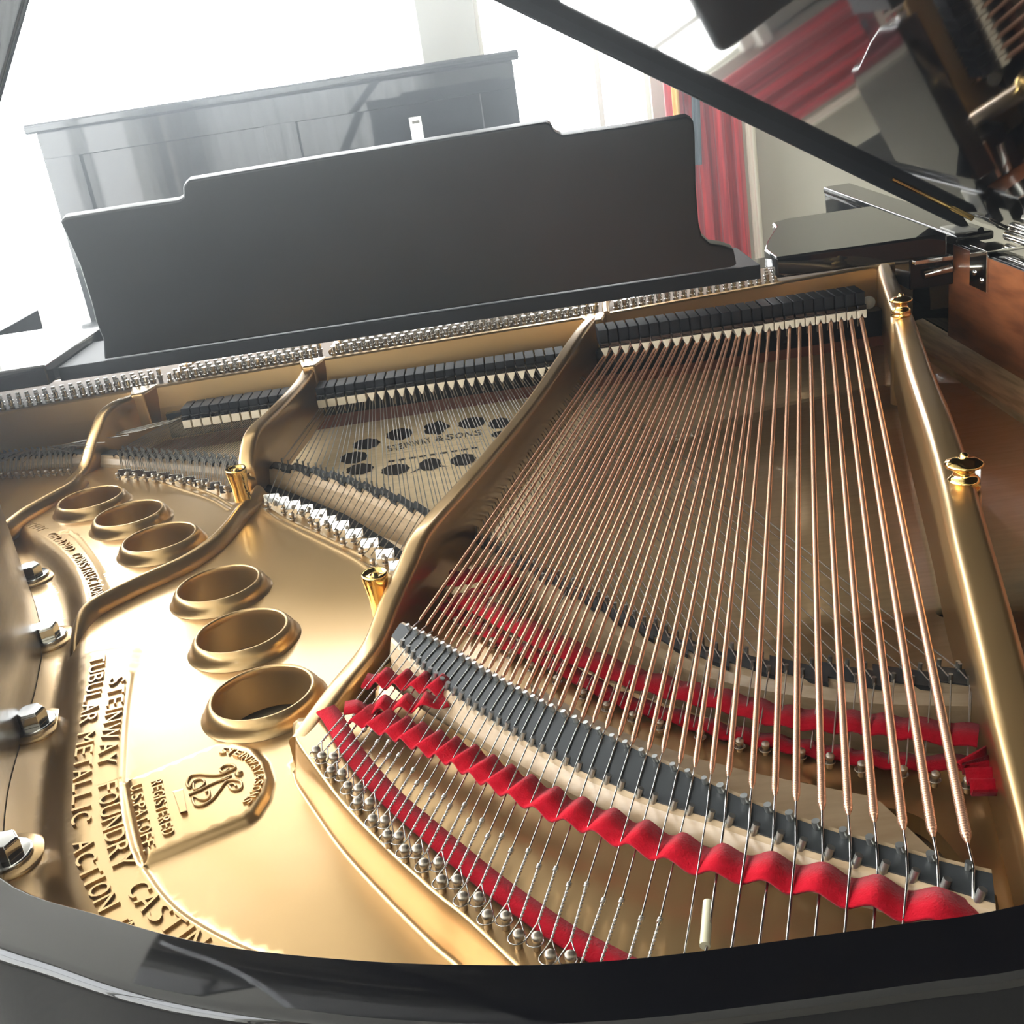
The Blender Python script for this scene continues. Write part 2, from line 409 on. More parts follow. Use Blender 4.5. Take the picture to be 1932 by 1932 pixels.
# ---- soundboard
sb_poly = [p for p in off(RIM, SGN*.004)]
ZS = -.046
def tri_sheet(poly, holes, step, hfun, extra=(), area=None):
    """triangulated sheet inside poly (minus holes) with heights hfun(x, y)"""
    poly = np.array([(p[0], p[1]) for p in poly]); pts = []; edges = []
    def addloop(L, close=True):
        o = len(pts); n_ = len(L)
        for q in L: pts.append((float(q[0]), float(q[1])))
        for i in range(n_ if close else n_-1): edges.append((o+i, o+(i+1) % n_))
    addloop(poly)
    for h in holes: addloop(h)
    for e in extra:
        addloop(e, False)
    x0, y0 = poly.min(0); x1, y1 = poly.max(0)
    if step:
        gx, gy = np.meshgrid(np.arange(x0, x1, step), np.arange(y0, y1, step*.87)); gx[1::2] += step/2
        g = np.stack([gx.ravel(), gy.ravel()], 1)
        g = g[inside(g, poly)]
        for h in holes: g = g[~inside(g, np.array([(q[0], q[1]) for q in h]))]
        pts += [tuple(map(float, q)) for q in g]
    r = delaunay_2d_cdt([Vector(p) for p in pts], edges, [], 0, 1e-6)
    vs = np.array([(v.x, v.y) for v in r[0]]); fs = [tuple(f) for f in r[2]]
    cen = np.array([vs[list(f)].mean(0) for f in fs]); ok = inside(cen, poly)
    for h in holes: ok &= ~inside(cen, np.array([(q[0], q[1]) for q in h]))
    fs = [f for f, k in zip(fs, ok) if k]
    z = hfun(vs[:, 0], vs[:, 1])
    used = sorted({i for f in fs for i in f}); rm = {j: i for i, j in enumerate(used)}
    V3 = [(vs[i, 0], vs[i, 1], z[i]) for i in used]; F3 = []
    for f in fs:
        a, b, c = [np.array(V3[rm[i]][:2]) for i in f[:3]]
        s_ = (b[0]-a[0])*(c[1]-a[1])-(b[1]-a[1])*(c[0]-a[0])
        g_ = [rm[i] for i in f]; F3.append(tuple(g_ if s_ > 0 else g_[::-1]))
    return MB().add(V3, F3, True)
def inside(P, poly):
    x, y = P[:, 0], P[:, 1]; r = np.zeros(len(P), bool); n = len(poly)
    for i in range(n):
        x1, y1 = poly[i]; x2, y2 = poly[(i+1) % n]
        if y1 == y2: continue
        c = ((y1 > y) != (y2 > y)) & (x < (x2-x1)*(y-y1)/(y2-y1)+x1)
        r ^= c
    return r
def dist_pl(x, y, P, closed=False):
    """distance and signed side (left positive) to a polyline"""
    best = np.full(x.shape, 1e9); side = np.zeros(x.shape)
    n = len(P)
    for i in range(n if closed else n-1):
        a = P[i]; b = P[(i+1) % n]; dx, dy = b[0]-a[0], b[1]-a[1]; L = dx*dx+dy*dy
        if L < 1e-14: continue
        t = np.clip(((x-a[0])*dx+(y-a[1])*dy)/L, 0, 1); ex, ey = x-a[0]-t*dx, y-a[1]-t*dy; d = np.hypot(ex, ey)
        s = np.sign(dx*(y-a[1])-dy*(x-a[0])); m = d < best
        best = np.where(m, d, best); side = np.where(m, s, side)
    return best, side*best
def sstep(t): t = np.clip(t, 0, 1); return t*t*(3-2*t)
def circ(c, r, n=40): return [(c[0]+r*math.cos(2*math.pi*i/n), c[1]+r*math.sin(2*math.pi*i/n)) for i in range(n)]
sb_holes = [circ(U(1687, 731, ZS), .011, 24), circ(U(1793, 1162, ZS), .011, 24)]
sb = part(tri_sheet(sb_poly, sb_holes, 0, lambda x, y: 0*x+ZS), 'soundboard', SPRUCE, 'pale spruce soundboard with varnish gloss', solid=.008)
part(MB().prism([(-.5, .5), (.5, .5), (.5, 1.9), (-.5, 1.9)], -.27, -.25), 'bottom_brace', BLACKM)
# ash moulding along the straight side
m0 = [U(1722, 605, -.034), U(1932, 737, -.034)]; xm = .5*(m0[0].x+m0[1].x)
part(MB().add([(xm+.01, .5, -.028), (xm+.01, 1.5, -.028), (xm-.036, 1.5, -.036), (xm-.036, .5, -.036), (xm-.040, .5, ZS+.003), (xm-.040, 1.5, ZS+.003)],
             [(0, 3, 2, 1), (3, 4, 5, 2)][:0]+[(0, 1, 2, 3), (3, 2, 5, 4)]), 'side_moulding', ASH, 'pale ash wood batten beside the soundboard', bevel=.0)
# mirror plate lying on the soundboard edge
a = U(1838, 880, -.03)
part(MB().hexa([U(1814, 905, -.044), U(1850, 930, -.044), U(1850, 880, -.044), U(1816, 850, -.044)], [U(1814, 905, -.040), U(1850, 930, -.040), U(1850, 880, -.040), U(1816, 850, -.040)]), 'metal_plate', CHROME)

# ---- iron plate
ZP = -.012; ZB = .018; ZFL = -.026
HOLES_PX = [(-.5045, 1.1562, .0337), (-.4389, 1.0865, .0342), (-.3828, 1.0038, .0344), (-.2933, .8717, .0346), (-.2523, .774, .0349), (-.2167, .6727, .0351)]
def P2(pts, z): return [(p.x, p.y) for p in cr(UL(pts, z), 5)]
tenor_edge = [(-60, 886), (0, 880), (145, 876), (210, 872), (308, 884), (417, 903), (480, 912), (560, 938), (650, 978), (740, 1032), (800, 1085)]
rail_up = [(850, 1118), (930, 1180), (1050, 1240), (1200, 1308), (1330, 1352), (1500, 1396), (1700, 1424), (1900, 1440)]
rail_lo = [(800, 1200), (842, 1222), (938, 1278), (1052, 1343), (1189, 1398), (1329, 1438), (1458, 1466), (1588, 1488), (1705, 1508)]
gap_far = UL(rail_lo, ZP)+[U(1760, 1560, -.02), U(1830, 1640, -.02), U(1880, 1690, -.02)]
plat_in = [(712, 1268), (770, 1320), (842, 1368), (915, 1415), (1000, 1468), (1100, 1525), (1200, 1570), (1330, 1612), (1500, 1655), (1700, 1700), (1890, 1738)]
plat_out = [(556, 1380), (563, 1400), (596, 1447), (641, 1507), (687, 1557), (733, 1602), (778, 1644), (824, 1685), (870, 1721), (915, 1762), (963, 1808), (1010, 1850), (1100, 1930)]
G_A = [(20, 975), (75, 1008), (115, 1035), (145, 1070), (160, 1104), (168, 1150), (162, 1200), (155, 1260), (146, 1330), (138, 1401), (131, 1488), (131, 1552), (136, 1608), (150, 1673), (175, 1728), (215, 1790), (280, 1860)]
outer_band = [(250, 1274), (241, 1341), (235, 1427), (233, 1488), (239, 1552), (254, 1608), (276, 1647), (310, 1694), (353, 1733), (435, 1780), (520, 1815)]
badge = [(232, 1479), (414, 1404), (452, 1403), (487, 1414), (510, 1440), (521, 1475), (513, 1509), (491, 1544), (474, 1557), (269, 1641)]
arcb = [(30, 968), (85, 975), (130, 1000), (165, 1035), (188, 1070), (200, 1105), (204, 1122)]
gA = P2(G_A, ZP); oB = P2(outer_band, ZP); pO = P2(plat_out, ZB); bd = [(p.x, p.y) for p in UL(badge, ZP)]; aB = P2(arcb, ZP)
rimin = [(p.x, p.y) for p in off(RIM, -SGN*.002)]
i_tail = [i for i, p in enumerate(RIM) if p.y < 1.30 and (p.x < .25)]
tail = rimin[i_tail[0]:i_tail[-1]+1]                 # from bass side round the tail up the bent side
te = [(p.x, p.y) for p in cr(UL(tenor_edge, ZP), 5)]; ru = [(p.x, p.y) for p in cr(UL(rail_up, ZP), 5)]
s4foot = [(.262, .62), (.255, .50), (.25, .36)]
poly = tail+te+ru+s4foot
gap = [(p.x, p.y) for p in cr(gap_far, 4)]+[(p.x, p.y) for p in cr(UL(plat_in, ZB), 4)][::-1]
sB = pO
def hplate(x, y):
    z = np.full(x.shape, ZP)
    # flange with the bolts, lower, beyond a rounded shoulder
    d, s = dist_pl(x, y, gA)
    t = sstep((-s)/.024)
    reg = (y > .30)
    z = np.where((s < 0) & (x < -.2), ZP+(ZFL-ZP)*t, z)
    z = np.where((s < 0) & (x < -.2) & (y > 1.13), ZP, z)
    # casting text band and sunk arc band
    d2, s2 = dist_pl(x, y, oB)
    band = (s2 < 0) & (s > 0) & (y < .80) & (x < -.09)
    ent = sstep((.795-y)/.002)
    z = np.where(band, z+.0016*np.clip(d2/.0015, 0, 1)*np.clip(d/.004, 0, 1)*ent, z)
    z = z+np.where((d2 < .0022) & (y < .80), .0012*(1-d2/.0022), 0)
    d3, s3 = dist_pl(x, y, aB)
    wb = (s3 < 0) & (d3 < .017) & (y > .86) & (y < 1.09) & (x < -.36)
    z = np.where(wb, z-.0018*np.clip(d3/.001, 0, 1)*np.clip((.017-d3)/.001, 0, 1)*(1-.6*d3/.017), z)
    # badge
    bp = np.array(bd); ins = inside(np.stack([x, y], 1), bp); d4, _ = dist_pl(x, y, bd, True)
    z = z+np.where(ins, .0045*sstep(d4/.006), 0)
    # two fine ribs before the tenor hitch pins
    for L in RIBS:
        d5, _ = dist_pl(x, y, L); z = z+.0014*np.exp(-(d5/.0016)**2)
    # bass hitch platform
    d6, s6 = dist_pl(x, y, pO); onp = (s6 > 0) & (x > -.19) & (y < .62)
    z = np.where((s6 > 0) & (y < PLY(x)) & (x > -.20), ZB, z)
    z = np.where((s6 <= 0) & (d6 < .007) & (y < .60), np.maximum(z, ZB+(ZP-ZB)*sstep(d6/.007)), z)
    z = np.where((x > .13) & (y < .52) & (y >= PLY(x)), -.02, z)
    return z
RIBS = [P2([(478, 950), (530, 985), (600, 1020), (670, 1055), (715, 1088)], ZP), P2([(480, 940), (540, 980), (615, 1015), (690, 1052), (735, 1085)], ZP),
        P2([(225, 900), (280, 904), (340, 922), (400, 943), (432, 962)], ZP), P2([(232, 893), (290, 899), (350, 915), (405, 934), (440, 955)], ZP)]
_pi = [(p.x, p.y) for p in UL(plat_in, ZB)]
_px = np.array([q[0] for q in _pi]); _py = np.array([q[1] for q in _pi])
def PLY(x): return np.interp(x, _px, _py, left=.60, right=_py[-1])+.003
def offs2(P, ds):
    out = []
    for d in ds:
        Q = []
        for i, p in enumerate(P):
            t = Vector((P[min(i+1, len(P)-1)][0]-P[max(i-1, 0)][0], P[min(i+1, len(P)-1)][1]-P[max(i-1, 0)][1])).normalized()
            Q.append((p[0]-t.y*d, p[1]+t.x*d))
        out.append(Q)
    return out
extra_pts = []
def scatter(P, ds, res=.0018):
    """points laid along offset copies of a feature line, so that the sheet follows its shoulders"""
    L = [Vector((p[0], p[1], 0)) for p in P]; n = max(4, int(length(L)/res)); R_ = [(q.x, q.y) for q in resample(L, n)]
    for Q in offs2(R_, ds): extra_pts.extend(Q)
scatter(pO, [-.0085, -.007, -.0055, -.004, -.0025, -.001, 0.0, .0012, .004])
scatter(oB, [-.003, -.0015, 0, .0011, .0024]); scatter(gA, [.001, -.003, -.007, -.011, -.015, -.019, -.023, -.027], .003)
for L in RIBS: scatter(L, [-.0032, -.0016, 0, .0016, .0032])
scatter(bd+[bd[0]], [-.0002, .0015, .003, .0045, .0065]); scatter(bd+[bd[0]], [-.0015, -.003, -.0045, -.0065])
scatter(aB, [.0002, -.0012, -.006, -.011, -.0158, -.0172])
pp = np.array(poly); ep = np.array(extra_pts); ep = ep[inside(ep, pp) & ~inside(ep, np.array(gap))]
for c in HOLES_PX: ep = ep[np.hypot(ep[:, 0]-c[0], ep[:, 1]-c[1]) > c[2]+.001]
_dp, _ = dist_pl(ep[:, 0], ep[:, 1], poly, True); ep = ep[_dp > .0008]
holes = [circ(c, c[2]+.0005, 64) for c in HOLES_PX]+[gap]
def sheet_with_points(poly, holes, step, hfun, ep):
    global _EP
    poly_ = np.array(poly); pts = []; edges = []
    for L in [poly]+holes:
        o = len(pts); n_ = len(L); pts.extend([(float(q[0]), float(q[1])) for q in L]); edges.extend([(o+i, o+(i+1) % n_) for i in range(n_)])
    x0, y0 = poly_.min(0); x1, y1 = poly_.max(0)
    gx, gy = np.meshgrid(np.arange(x0, x1, step), np.arange(y0, y1, step*.87)); gx[1::2] += step/2
    g = np.stack([gx.ravel(), gy.ravel()], 1); g = g[inside(g, poly_)]
    for h in holes: g = g[~inside(g, np.array([(q[0], q[1]) for q in h]))]
    key = {(int(a/.0025), int(b/.0025)) for a, b in ep}
    g = np.array([q for q in g if (int(q[0]/.0025), int(q[1]/.0025)) not in key])
    pts += [tuple(map(float, q)) for q in g]+[tuple(map(float, q)) for q in ep]
    r = delaunay_2d_cdt([Vector(p) for p in pts], edges, [], 0, 1e-6)
    vs = np.array([(v.x, v.y) for v in r[0]]); fs = np.array([tuple(f) for f in r[2]])
    cen = vs[fs].mean(1); ok = inside(cen, poly_)
    for h in holes: ok &= ~inside(cen, np.array([(q[0], q[1]) for q in h]))
    fs = fs[ok]; z = hfun(vs[:, 0], vs[:, 1])
    A, B, C_ = vs[fs[:, 0]], vs[fs[:, 1]], vs[fs[:, 2]]
    s_ = (B[:, 0]-A[:, 0])*(C_[:, 1]-A[:, 1])-(B[:, 1]-A[:, 1])*(C_[:, 0]-A[:, 0])
    fs[s_ < 0] = fs[s_ < 0][:, ::-1]
    used = np.unique(fs); rm = np.full(len(vs), -1); rm[used] = np.arange(len(used))
    return MB().add([(vs[i, 0], vs[i, 1], z[i]) for i in used], [tuple(int(v) for v in f) for f in rm[fs]], True)
pm = sheet_with_points(poly, holes, .006, hplate, ep)
def skirt(mb, loop, zb, rev=False):      # the cast edge turned down
    L = [Vector((q[0], q[1], 0)) for q in loop]; z = hplate(np.array([q[0] for q in loop]), np.array([q[1] for q in loop]))
    n = len(loop); vs = [(loop[i][0], loop[i][1], z[i]) for i in range(n)]+[(loop[i][0], loop[i][1], zb) for i in range(n)]
    fs = [(i, (i+1) % n, n+(i+1) % n, n+i) for i in range(n)]
    if rev: fs = [f[::-1] for f in fs]
    mb.add(vs, fs, False)
skirt(pm, poly, -.03, True); skirt(pm, gap, -.032)
PLATE = part(pm, 'iron_plate', GOLD, 'gilded cast iron plate')
def sub(mb, name, m, label=None, par=None, **k):
    o = mb.build(name, m, par or PLATE, **k)
    if label: o['label'] = label
    return o
for cx, cy, r in HOLES_PX:
    pr = [(r+.0005, -.034), (r, -.006), (r-.0002, -.001), (r+.0008, .0003), (r+.0022, 0), (r+.0048, -.003), (r+.0068, -.006), (r+.0075, -.0095), (r+.0105, -.0118)]
    sub(MB().lathe(pr, (cx, cy, 0), 64, cap=False), 'hole_rim', GOLD)

# ---- plate struts
def bar(name, top, thick, zbot, side_only=None, rnd=.005, extra=0.0, zb_list=None):
    """a cast strut: plan line with top heights, given thickness, rounded shoulders, running down to zbot"""
    rings = []
    n = len(top)
    for i, p in enumerate(top):
        t = top[min(i+1, n-1)]-top[max(i-1, 0)]; t.z = 0; t.normalize(); s = Vector((t.y, -t.x, 0)); h = (thick[i] if isinstance(thick, list) else thick)/2
        zb = zb_list[i] if zb_list else zbot
        rr = min(rnd, h*.9, max(.0008, (p.z-zb)*.45)); ring = [p+s*(h+extra)+V(0, 0, zb-p.z)]
        ring += [p+s*(h+extra*.3)-V(0, 0, rr+.3*(p.z-zb-rr) if extra else rr)]
        for a in (10, 30, 50, 70, 85): a = math.radians(a); ring.append(p+s*(h-rr+rr*math.cos(a))+V(0, 0, -rr+rr*math.sin(a)))
        for a in (85, 70, 50, 30, 10): a = math.radians(a); ring.append(p-s*(h-rr+rr*math.cos(a))+V(0, 0, -rr+rr*math.sin(a)))
        ring += [p-s*(h+extra*.3)-V(0, 0, rr+.3*(p.z-zb-rr) if extra else rr), p-s*(h+extra)+V(0, 0, zb-p.z)]
        rings.append(ring)
    return sub(MB().loft(rings, True, True, True), name, GOLD)
ZF = .055
J1, J2, J3, J4 = U(270, 732, ZF), U(588, 680, ZF), U(1120, 595, ZF), U(1657, 500, ZF)
def strut_pts(J, B, pix): return [UV(a, b, J, B) for a, b in pix]
B3 = U(565, 1390, ZB)
t3 = [J3]+strut_pts(J3, B3, [(1094, 622), (1007, 752), (927, 849), (862, 921), (808, 980), (785, 1013), (764, 1062), (732, 1130), (701, 1208), (641, 1285), (600, 1340)])+[B3]
for p in t3[:7]: p.z = max(p.z, .046)
t3 = cr(t3, 5); dr3 = (B3-J3).normalized()
th3 = [.030 if i < 3 else .019 for i in range(len(t3))]
bar('strut', t3, .017, -.018, rnd=.0055, zb_list=[-.016 if p.y > .74 else ZP-.004 for p in t3])
B2 = U(478, 926, ZP+.004)
t2 = [J2]+strut_pts(J2, B2, [(565, 718), (514, 772), (480, 803), (467, 830), (462, 875), (470, 912)])+[B2]
bar('strut', cr(t2, 5), .018, -.02, rnd=.006)
B1 = U(128, 908, ZP)
t1 = [J1]+strut_pts(J1, B1, [(254, 743), (217, 757), (192, 777), (180, 803), (167, 839), (156, 875), (145, 891)])+[B1]
bar('strut', cr(t1, 5), .018, -.02, rnd=.006)
# ridges running on from struts 1 and 2 across the plate
def ridge(pix, z, w, h, name='ridge', tail=()):
    P = UL(pix, z)
    for i, dz_ in enumerate(tail): P[len(P)-len(tail)+i].z -= dz_
    P = cr(P, 5); n = len(P); rings = []
    for i, p in enumerate(P):
        t = (P[min(i+1, n-1)]-P[max(i-1, 0)]).normalized(); s = Vector((t.y, -t.x, 0)); k = 1.0
        rings.append([p+s*(w/2*math.cos(a))*(1.0 if math.sin(a) > .05 else 1.25)+V(0, 0, h*math.sin(a)-h) for a in [math.radians(x) for x in (-40, 0, 20, 45, 70, 90, 110, 135, 160, 180, 220)]])
    return sub(MB().loft(rings, True, True, True), name, GOLD)
ridge([(486, 915), (467, 938), (449, 956), (427, 984), (398, 1013), (344, 1049), (254, 1089), (181, 1125), (156, 1143), (142, 1162), (130, 1182), (120, 1203)], .002, .015, .013, tail=(.001, .006, .015, .028))
ridge([(148, 893), (132, 908), (105, 923), (72, 941), (36, 962), (0, 990), (-40, 1015)], .002, .015, .013)
# bass edge strut
s4 = [J4]
base = [(1690, 592), (1718, 690), (1750, 785), (1780, 890), (1803, 990), (1828, 1090), (1852, 1190), (1880, 1310), (1905, 1420)]
zs4 = [.062, .064, .066, .064, .060, .052, .044, .036, .028]
s4 += [U(a, b, z) for (a, b), z in zip(base, zs4)]+[V(.188, .36, .018)]
s4 = [p+V(.008, 0, 0) for p in s4]
S4 = cr(s4, 4); 
bar('strut', S4, [.020+.006*min(1, (1.5-p.y)/.6) for p in S4], -.04, rnd=.008, zb_list=[-.020 for p in S4])
# flange before the tuning pins, pin field
fl_l = V(-.86, 1.372, ZF); FLn = [fl_l, J1, J2, J3, J4, J4+V(.05, .01, 0)]
rings = []
for p in FLn: rings.append([p+V(0, .20, -.012), p+V(0, .0105, -.012), p+V(0, .010, -.001), p+V(0, .006, .0), p+V(0, .0015, -.0008), p+V(0, 0, -.003), p+V(0, -.002, -.03), p+V(0, -.002, -.075), p+V(0, .20, -.075)])
sub(MB().loft(rings, True, True, False), 'pin_block_flange', GOLD)
rings = [[p+V(0, .19, -.0128), p+V(0, .19, -.0105), p+V(0, .0115, -.0105), p+V(0, .0115, -.0128)] for p in FLn]
sub(MB().loft(rings, True, True, False), 'pin_field', PINBL)
# junction webs where struts meet the flange
for J in (J1, J2, J3):
    sub(MB().hexa([J+V(-.014, .012, -.05), J+V(.014, .012, -.05), J+V(.009, -.03, -.05), J+V(-.009, -.03, -.05)][::-1], [J+V(-.020, .012, .0006), J+V(.020, .012, .0006), J+V(.0085, -.03, .0002), J+V(-.0085, -.03, .0002)][::-1]), 'junction_web', GOLD, bevel=.003)
for a, b in (((900, 642), (650, 640)), ):
    pass
for q in ((330, 708), (625, 664), (1145, 592)):
    A = U(q[0], q[1], ZF); sub(MB().tube(cr([A+V(0, .005, -.002), A+V(.004, .05, .002), A+V(.016, .11, .002)], 4), .005, 10), 'casting_rib', GOLD)
# tuning pins
pin0 = MB().tube([V(0, 0, 0), V(0, 0, .020)], .0030, 10).tube([V(0, 0, .007), V(0, 0, .011)], .0040, 10)
tp = []
x = -.80
def flange_y(xq):
    for i in range(len(FLn)-1):
        if FLn[i].x <= xq <= FLn[i+1].x: t = (xq-FLn[i].x)/(FLn[i+1].x-FLn[i].x); return FLn[i].y*(1-t)+FLn[i+1].y*t
    return 1.5
while x < .36:
    for r_ in range(3):
        tp.append((x+.0035*r_, flange_y(x)+.024+.019*r_, ZF-.011))
    x += .0118
    for J in (J1, J2, J3):
        if abs(x-(J.x+.012)) < .010: x += .020
tp.sort(key=lambda q: abs(q[0]-.0))
proto = None
for i, q in enumerate(tp[:100]):
    if proto is None: proto = pin0.build('tuning_pin', CHROME, PLATE); proto.location = q
    else: dup(proto, PLATE, q)
mb = MB()
for q in tp[100:]: mb.v += [tuple(Vector(v)+Vector(q)) for v in pin0.v]; o_ = len(mb.v)-len(pin0.v); mb.f += [tuple(i+o_ for i in f) for f in pin0.f]; mb.sm += pin0.sm
o = mb.build('tuning_pin', CHROME, PLATE); o['kind'] = 'stuff'; o['label'] = 'tuning pins at the outer ends of the row'

# ---- bolts, nuts
def hexbolt(c, r, h, rot=0.0):
    m = MB(); m.lathe([(r*1.45, 0), (r*1.45, .0022), (r*1.3, .003), (0, .003)], (0, 0, 0), 32)
    pr = [(r*math.cos(math.pi/3*i+rot), r*math.sin(math.pi/3*i+rot)) for i in range(6)]
    m.prism(pr, .003, h-.0015); m.prism([(a*.999, b*.999) for a, b in pr], h-.0015, h, [(a*.86, b*.86) for a, b in pr])
    return m
b0 = None
for q, rot in (((66, 1372), .3), ((14, 1622), .1), ((92, 1208), .5), ((62, 1092), .2)):
    p = U(q[0], q[1], ZFL); p.z = ZFL
    sub(MB().lathe([(.024, 0), (.024, .0012), (.0225, .002), (0, .002)], tuple(p), 40), 'bolt_boss', GOLD)
    o = hexbolt(None, .0115, .0135, rot).build('plate_bolt', CHROME, PLATE, bevel=.0006); o.location = p+V(0, 0, .002)
def brass_nut(p, r, h):
    m = MB(); m.lathe([(r*.82, 0), (r*.82, h*.45), (r, h*.8), (r*1.04, h*.93), (r, h), (r*.86, h*.985), (r*.8, h*.93), (r*.25, h*.93), (r*.2, h*.97), (0, h*.98)], (0, 0, 0), 28)
    o = m.build('brass_nut', BRASS, PLATE); o.location = p; return o
brass_nut(UV(456, 940, J2, B2)*0+U(459, 943, .0), .0105, .036).location.z = .0
brass_nut(U(722, 1158, ZB-.012), .0098, .036).location.z = ZB-.012
def finial(p, r, name='finial_nut'):
    m = MB(); m.lathe([(r*.92, 0), (r*1.0, r*.08), (r*1.02, r*.2), (r*.92, r*.32), (r*.98, r*.42), (r*.97, r*.56), (r*.8, r*.68), (r*.66, r*.8), (r*.66, r*1.0), (r*.8, r*1.15), (r*1.16, r*1.24), (r*1.2, r*1.32), (r*1.12, r*1.42), (r*.7, r*1.55), (r*.34, r*1.6), (r*.26, r*1.66), (r*.28, r*1.76), (r*.15, r*1.86), (0, r*1.88)], (0, 0, 0), 32)
    m.v = [(a*.9, b*.9, c*1.22) for a, b, c in m.v]
    o = m.build(name, BRASS, PLATE); o.location = p; return o
for q, z, r in (((1818, 924), .055, .0125), ((1700, 597), .062, .0115)):
    p = U(q[0], q[1], z)
    finial(p-V(0, 0, .0), r)
    sub(MB().lathe([(r*1.05, -.10), (r*1.0, -.02), (r*.95, 0), (0, 0)], tuple(p), 32), 'stud_boss', GOLD)

# ---- raised lettering
def letters(txt, path, start, end, height, z, name='raised_letters', depth=.0018, par=None, m=None, wscale=1.0, font_gap=1.12, joined=True):
    """characters set along a plan curve, tops to the left of travel; one mesh per word"""
    P = [Vector((p.x, p.y, 0)) for p in path]; s0 = nearest_len(P, Vector((start[0], start[1], 0))); s1 = nearest_len(P, Vector((end[0], end[1], 0)))
    cu = []; wid = []
    for ch in txt:
        if ch not in GLYPH:
            c_ = bpy.data.curves.new('g', 'FONT'); c_.body = ch; c_.size = 1.0; c_.extrude = .0; c_.resolution_u = 3; c_.fill_mode = 'FRONT'
            ob = bpy.data.objects.new('g', c_); COL.objects.link(ob); bpy.context.view_layer.update()
            me = ob.to_mesh(); vv = [v.co.copy() for v in me.vertices]; ff = [tuple(p.vertices) for p in me.polygons]
            be = {}
            for f in ff:
                for i in range(len(f)):
                    e = (f[i], f[(i+1) % len(f)]); be[e] = 1
            bnd = [e for e in be if (e[1], e[0]) not in be]
            xs = [v.x for v in vv]; GLYPH[ch] = (vv, ff, bnd, min(xs), max(xs)); ob.to_mesh_clear(); bpy.data.objects.remove(ob)
        wid.append({'I': .34, '.': .25, '&': .75, 'M': .88, 'W': .98}.get(ch, .66))
    tot = sum(wid); L = s1-s0; s = s0; mb = MB(); hh = height/.72
    for ch, wd in zip(txt, wid):
        cell = L*wd/tot; c, t = at_len(P, s+cell/2); s += cell; n_ = Vector((-t.y, t.x, 0))
        vv, ff, bnd, xa_, xb_ = GLYPH[ch]; gw = max(xb_-xa_, .12); sx = cell/gw*(.80 if ch not in '.I' else .55)
        sx = min(sx, hh*1.5)
        def pl(v, zz, g=0.0): return c+t*((v.x-(xa_+xb_)/2)*sx)+n_*((v.y-.36)*hh)+V(0, 0, zz)
        top = [pl(v, z+depth) for v in vv]; bot = [pl(v, z-.001) for v in vv]; k = len(vv)
        mb.add(top+bot, [f for f in ff]+[(b_, a_, a_+k, b_+k)[::-1] for a_, b_ in bnd])
    return sub(mb, name, m or GOLD, None, par, bevel=.0007)
GLYPH = {}
row1 = cr(UL([(188, 1235), (183, 1285), (176, 1325), (168, 1375), (166, 1390), (160, 1440), (158, 1500), (157, 1555), (161, 1600), (170, 1640), (186, 1675), (205, 1710), (232, 1752), (260, 1790)], ZP), 4)
row2 = cr(UL([(224, 1275), (220, 1330), (213, 1380), (207, 1420), (205, 1450), (207, 1490), (212, 1540), (220, 1580), (238, 1640), (263, 1680), (290, 1715), (330, 1750), (375, 1785), (420, 1815)], ZP), 4)
def wd(txt, row, a, b, h, zz=ZP+.0016): letters(txt, row, U(a[0], a[1], ZP), U(b[0], b[1], ZP), h, zz)
wd('TUBULAR', row1, (188, 1242), (168, 1372), .0125); wd('METALLIC', row1, (166, 1385), (157, 1562), .0125); wd('ACTION', row1, (160, 1590), (212, 1722), .0125); wd('FRAME', row1, (228, 1748), (270, 1800), .0125)
wd('STEINWAY', row2, (225, 1280), (205, 1452), .0130); wd('FOUNDRY', row2, (206, 1480), (240, 1645), .0130); wd('CASTING', row2, (258, 1672), (420, 1812), .0130)
rowa = cr(UL([(35, 984), (60, 990), (82, 999), (104, 1012), (130, 1032), (153, 1057), (170, 1082), (181, 1106), (185, 1126)], ZP), 4)
wd('PATENT', rowa, (38, 984), (84, 1000), .011, ZP-.0014); wd('GRAND', rowa, (94, 1006), (136, 1038), .011, ZP-.0014); wd('CONSTRUCTION', rowa, (142, 1044), (185, 1126), .011, ZP-.0014)
ZBG = ZP+.0045
def z3(a, b): return (210+a*.17598, 1380+b*.17598)
rg = cr(UL([z3(490, 530), z3(520, 700), z3(550, 850), z3(590, 1000), z3(630, 1120)], ZBG), 4)
letters('REGISTERED', rg, U(*z3(480, 510), ZBG), U(*z3(640, 1135), ZBG), .0075, ZBG, depth=.0014)
ug = cr(UL([z3(270, 580), z3(290, 720), z3(330, 880), z3(365, 1040), z3(400, 1180), z3(370+50, 1290)], ZBG), 4)
letters('U.S.PAT.OFF.', ug, U(*z3(268, 575), ZBG), U(*z3(420, 1290), ZBG), .0075, ZBG, depth=.0014)
ag = cr(UL([z3(1170, 215), z3(1290, 225), z3(1430, 270), z3(1530, 350), z3(1590, 470), z3(1575, 590), z3(1520, 700), z3(1430, 790)], ZBG), 4)
letters('STEINWAY&SONS', ag, U(*z3(1165, 215), ZBG), U(*z3(1425, 795), ZBG), .0062, ZBG, depth=.0014)
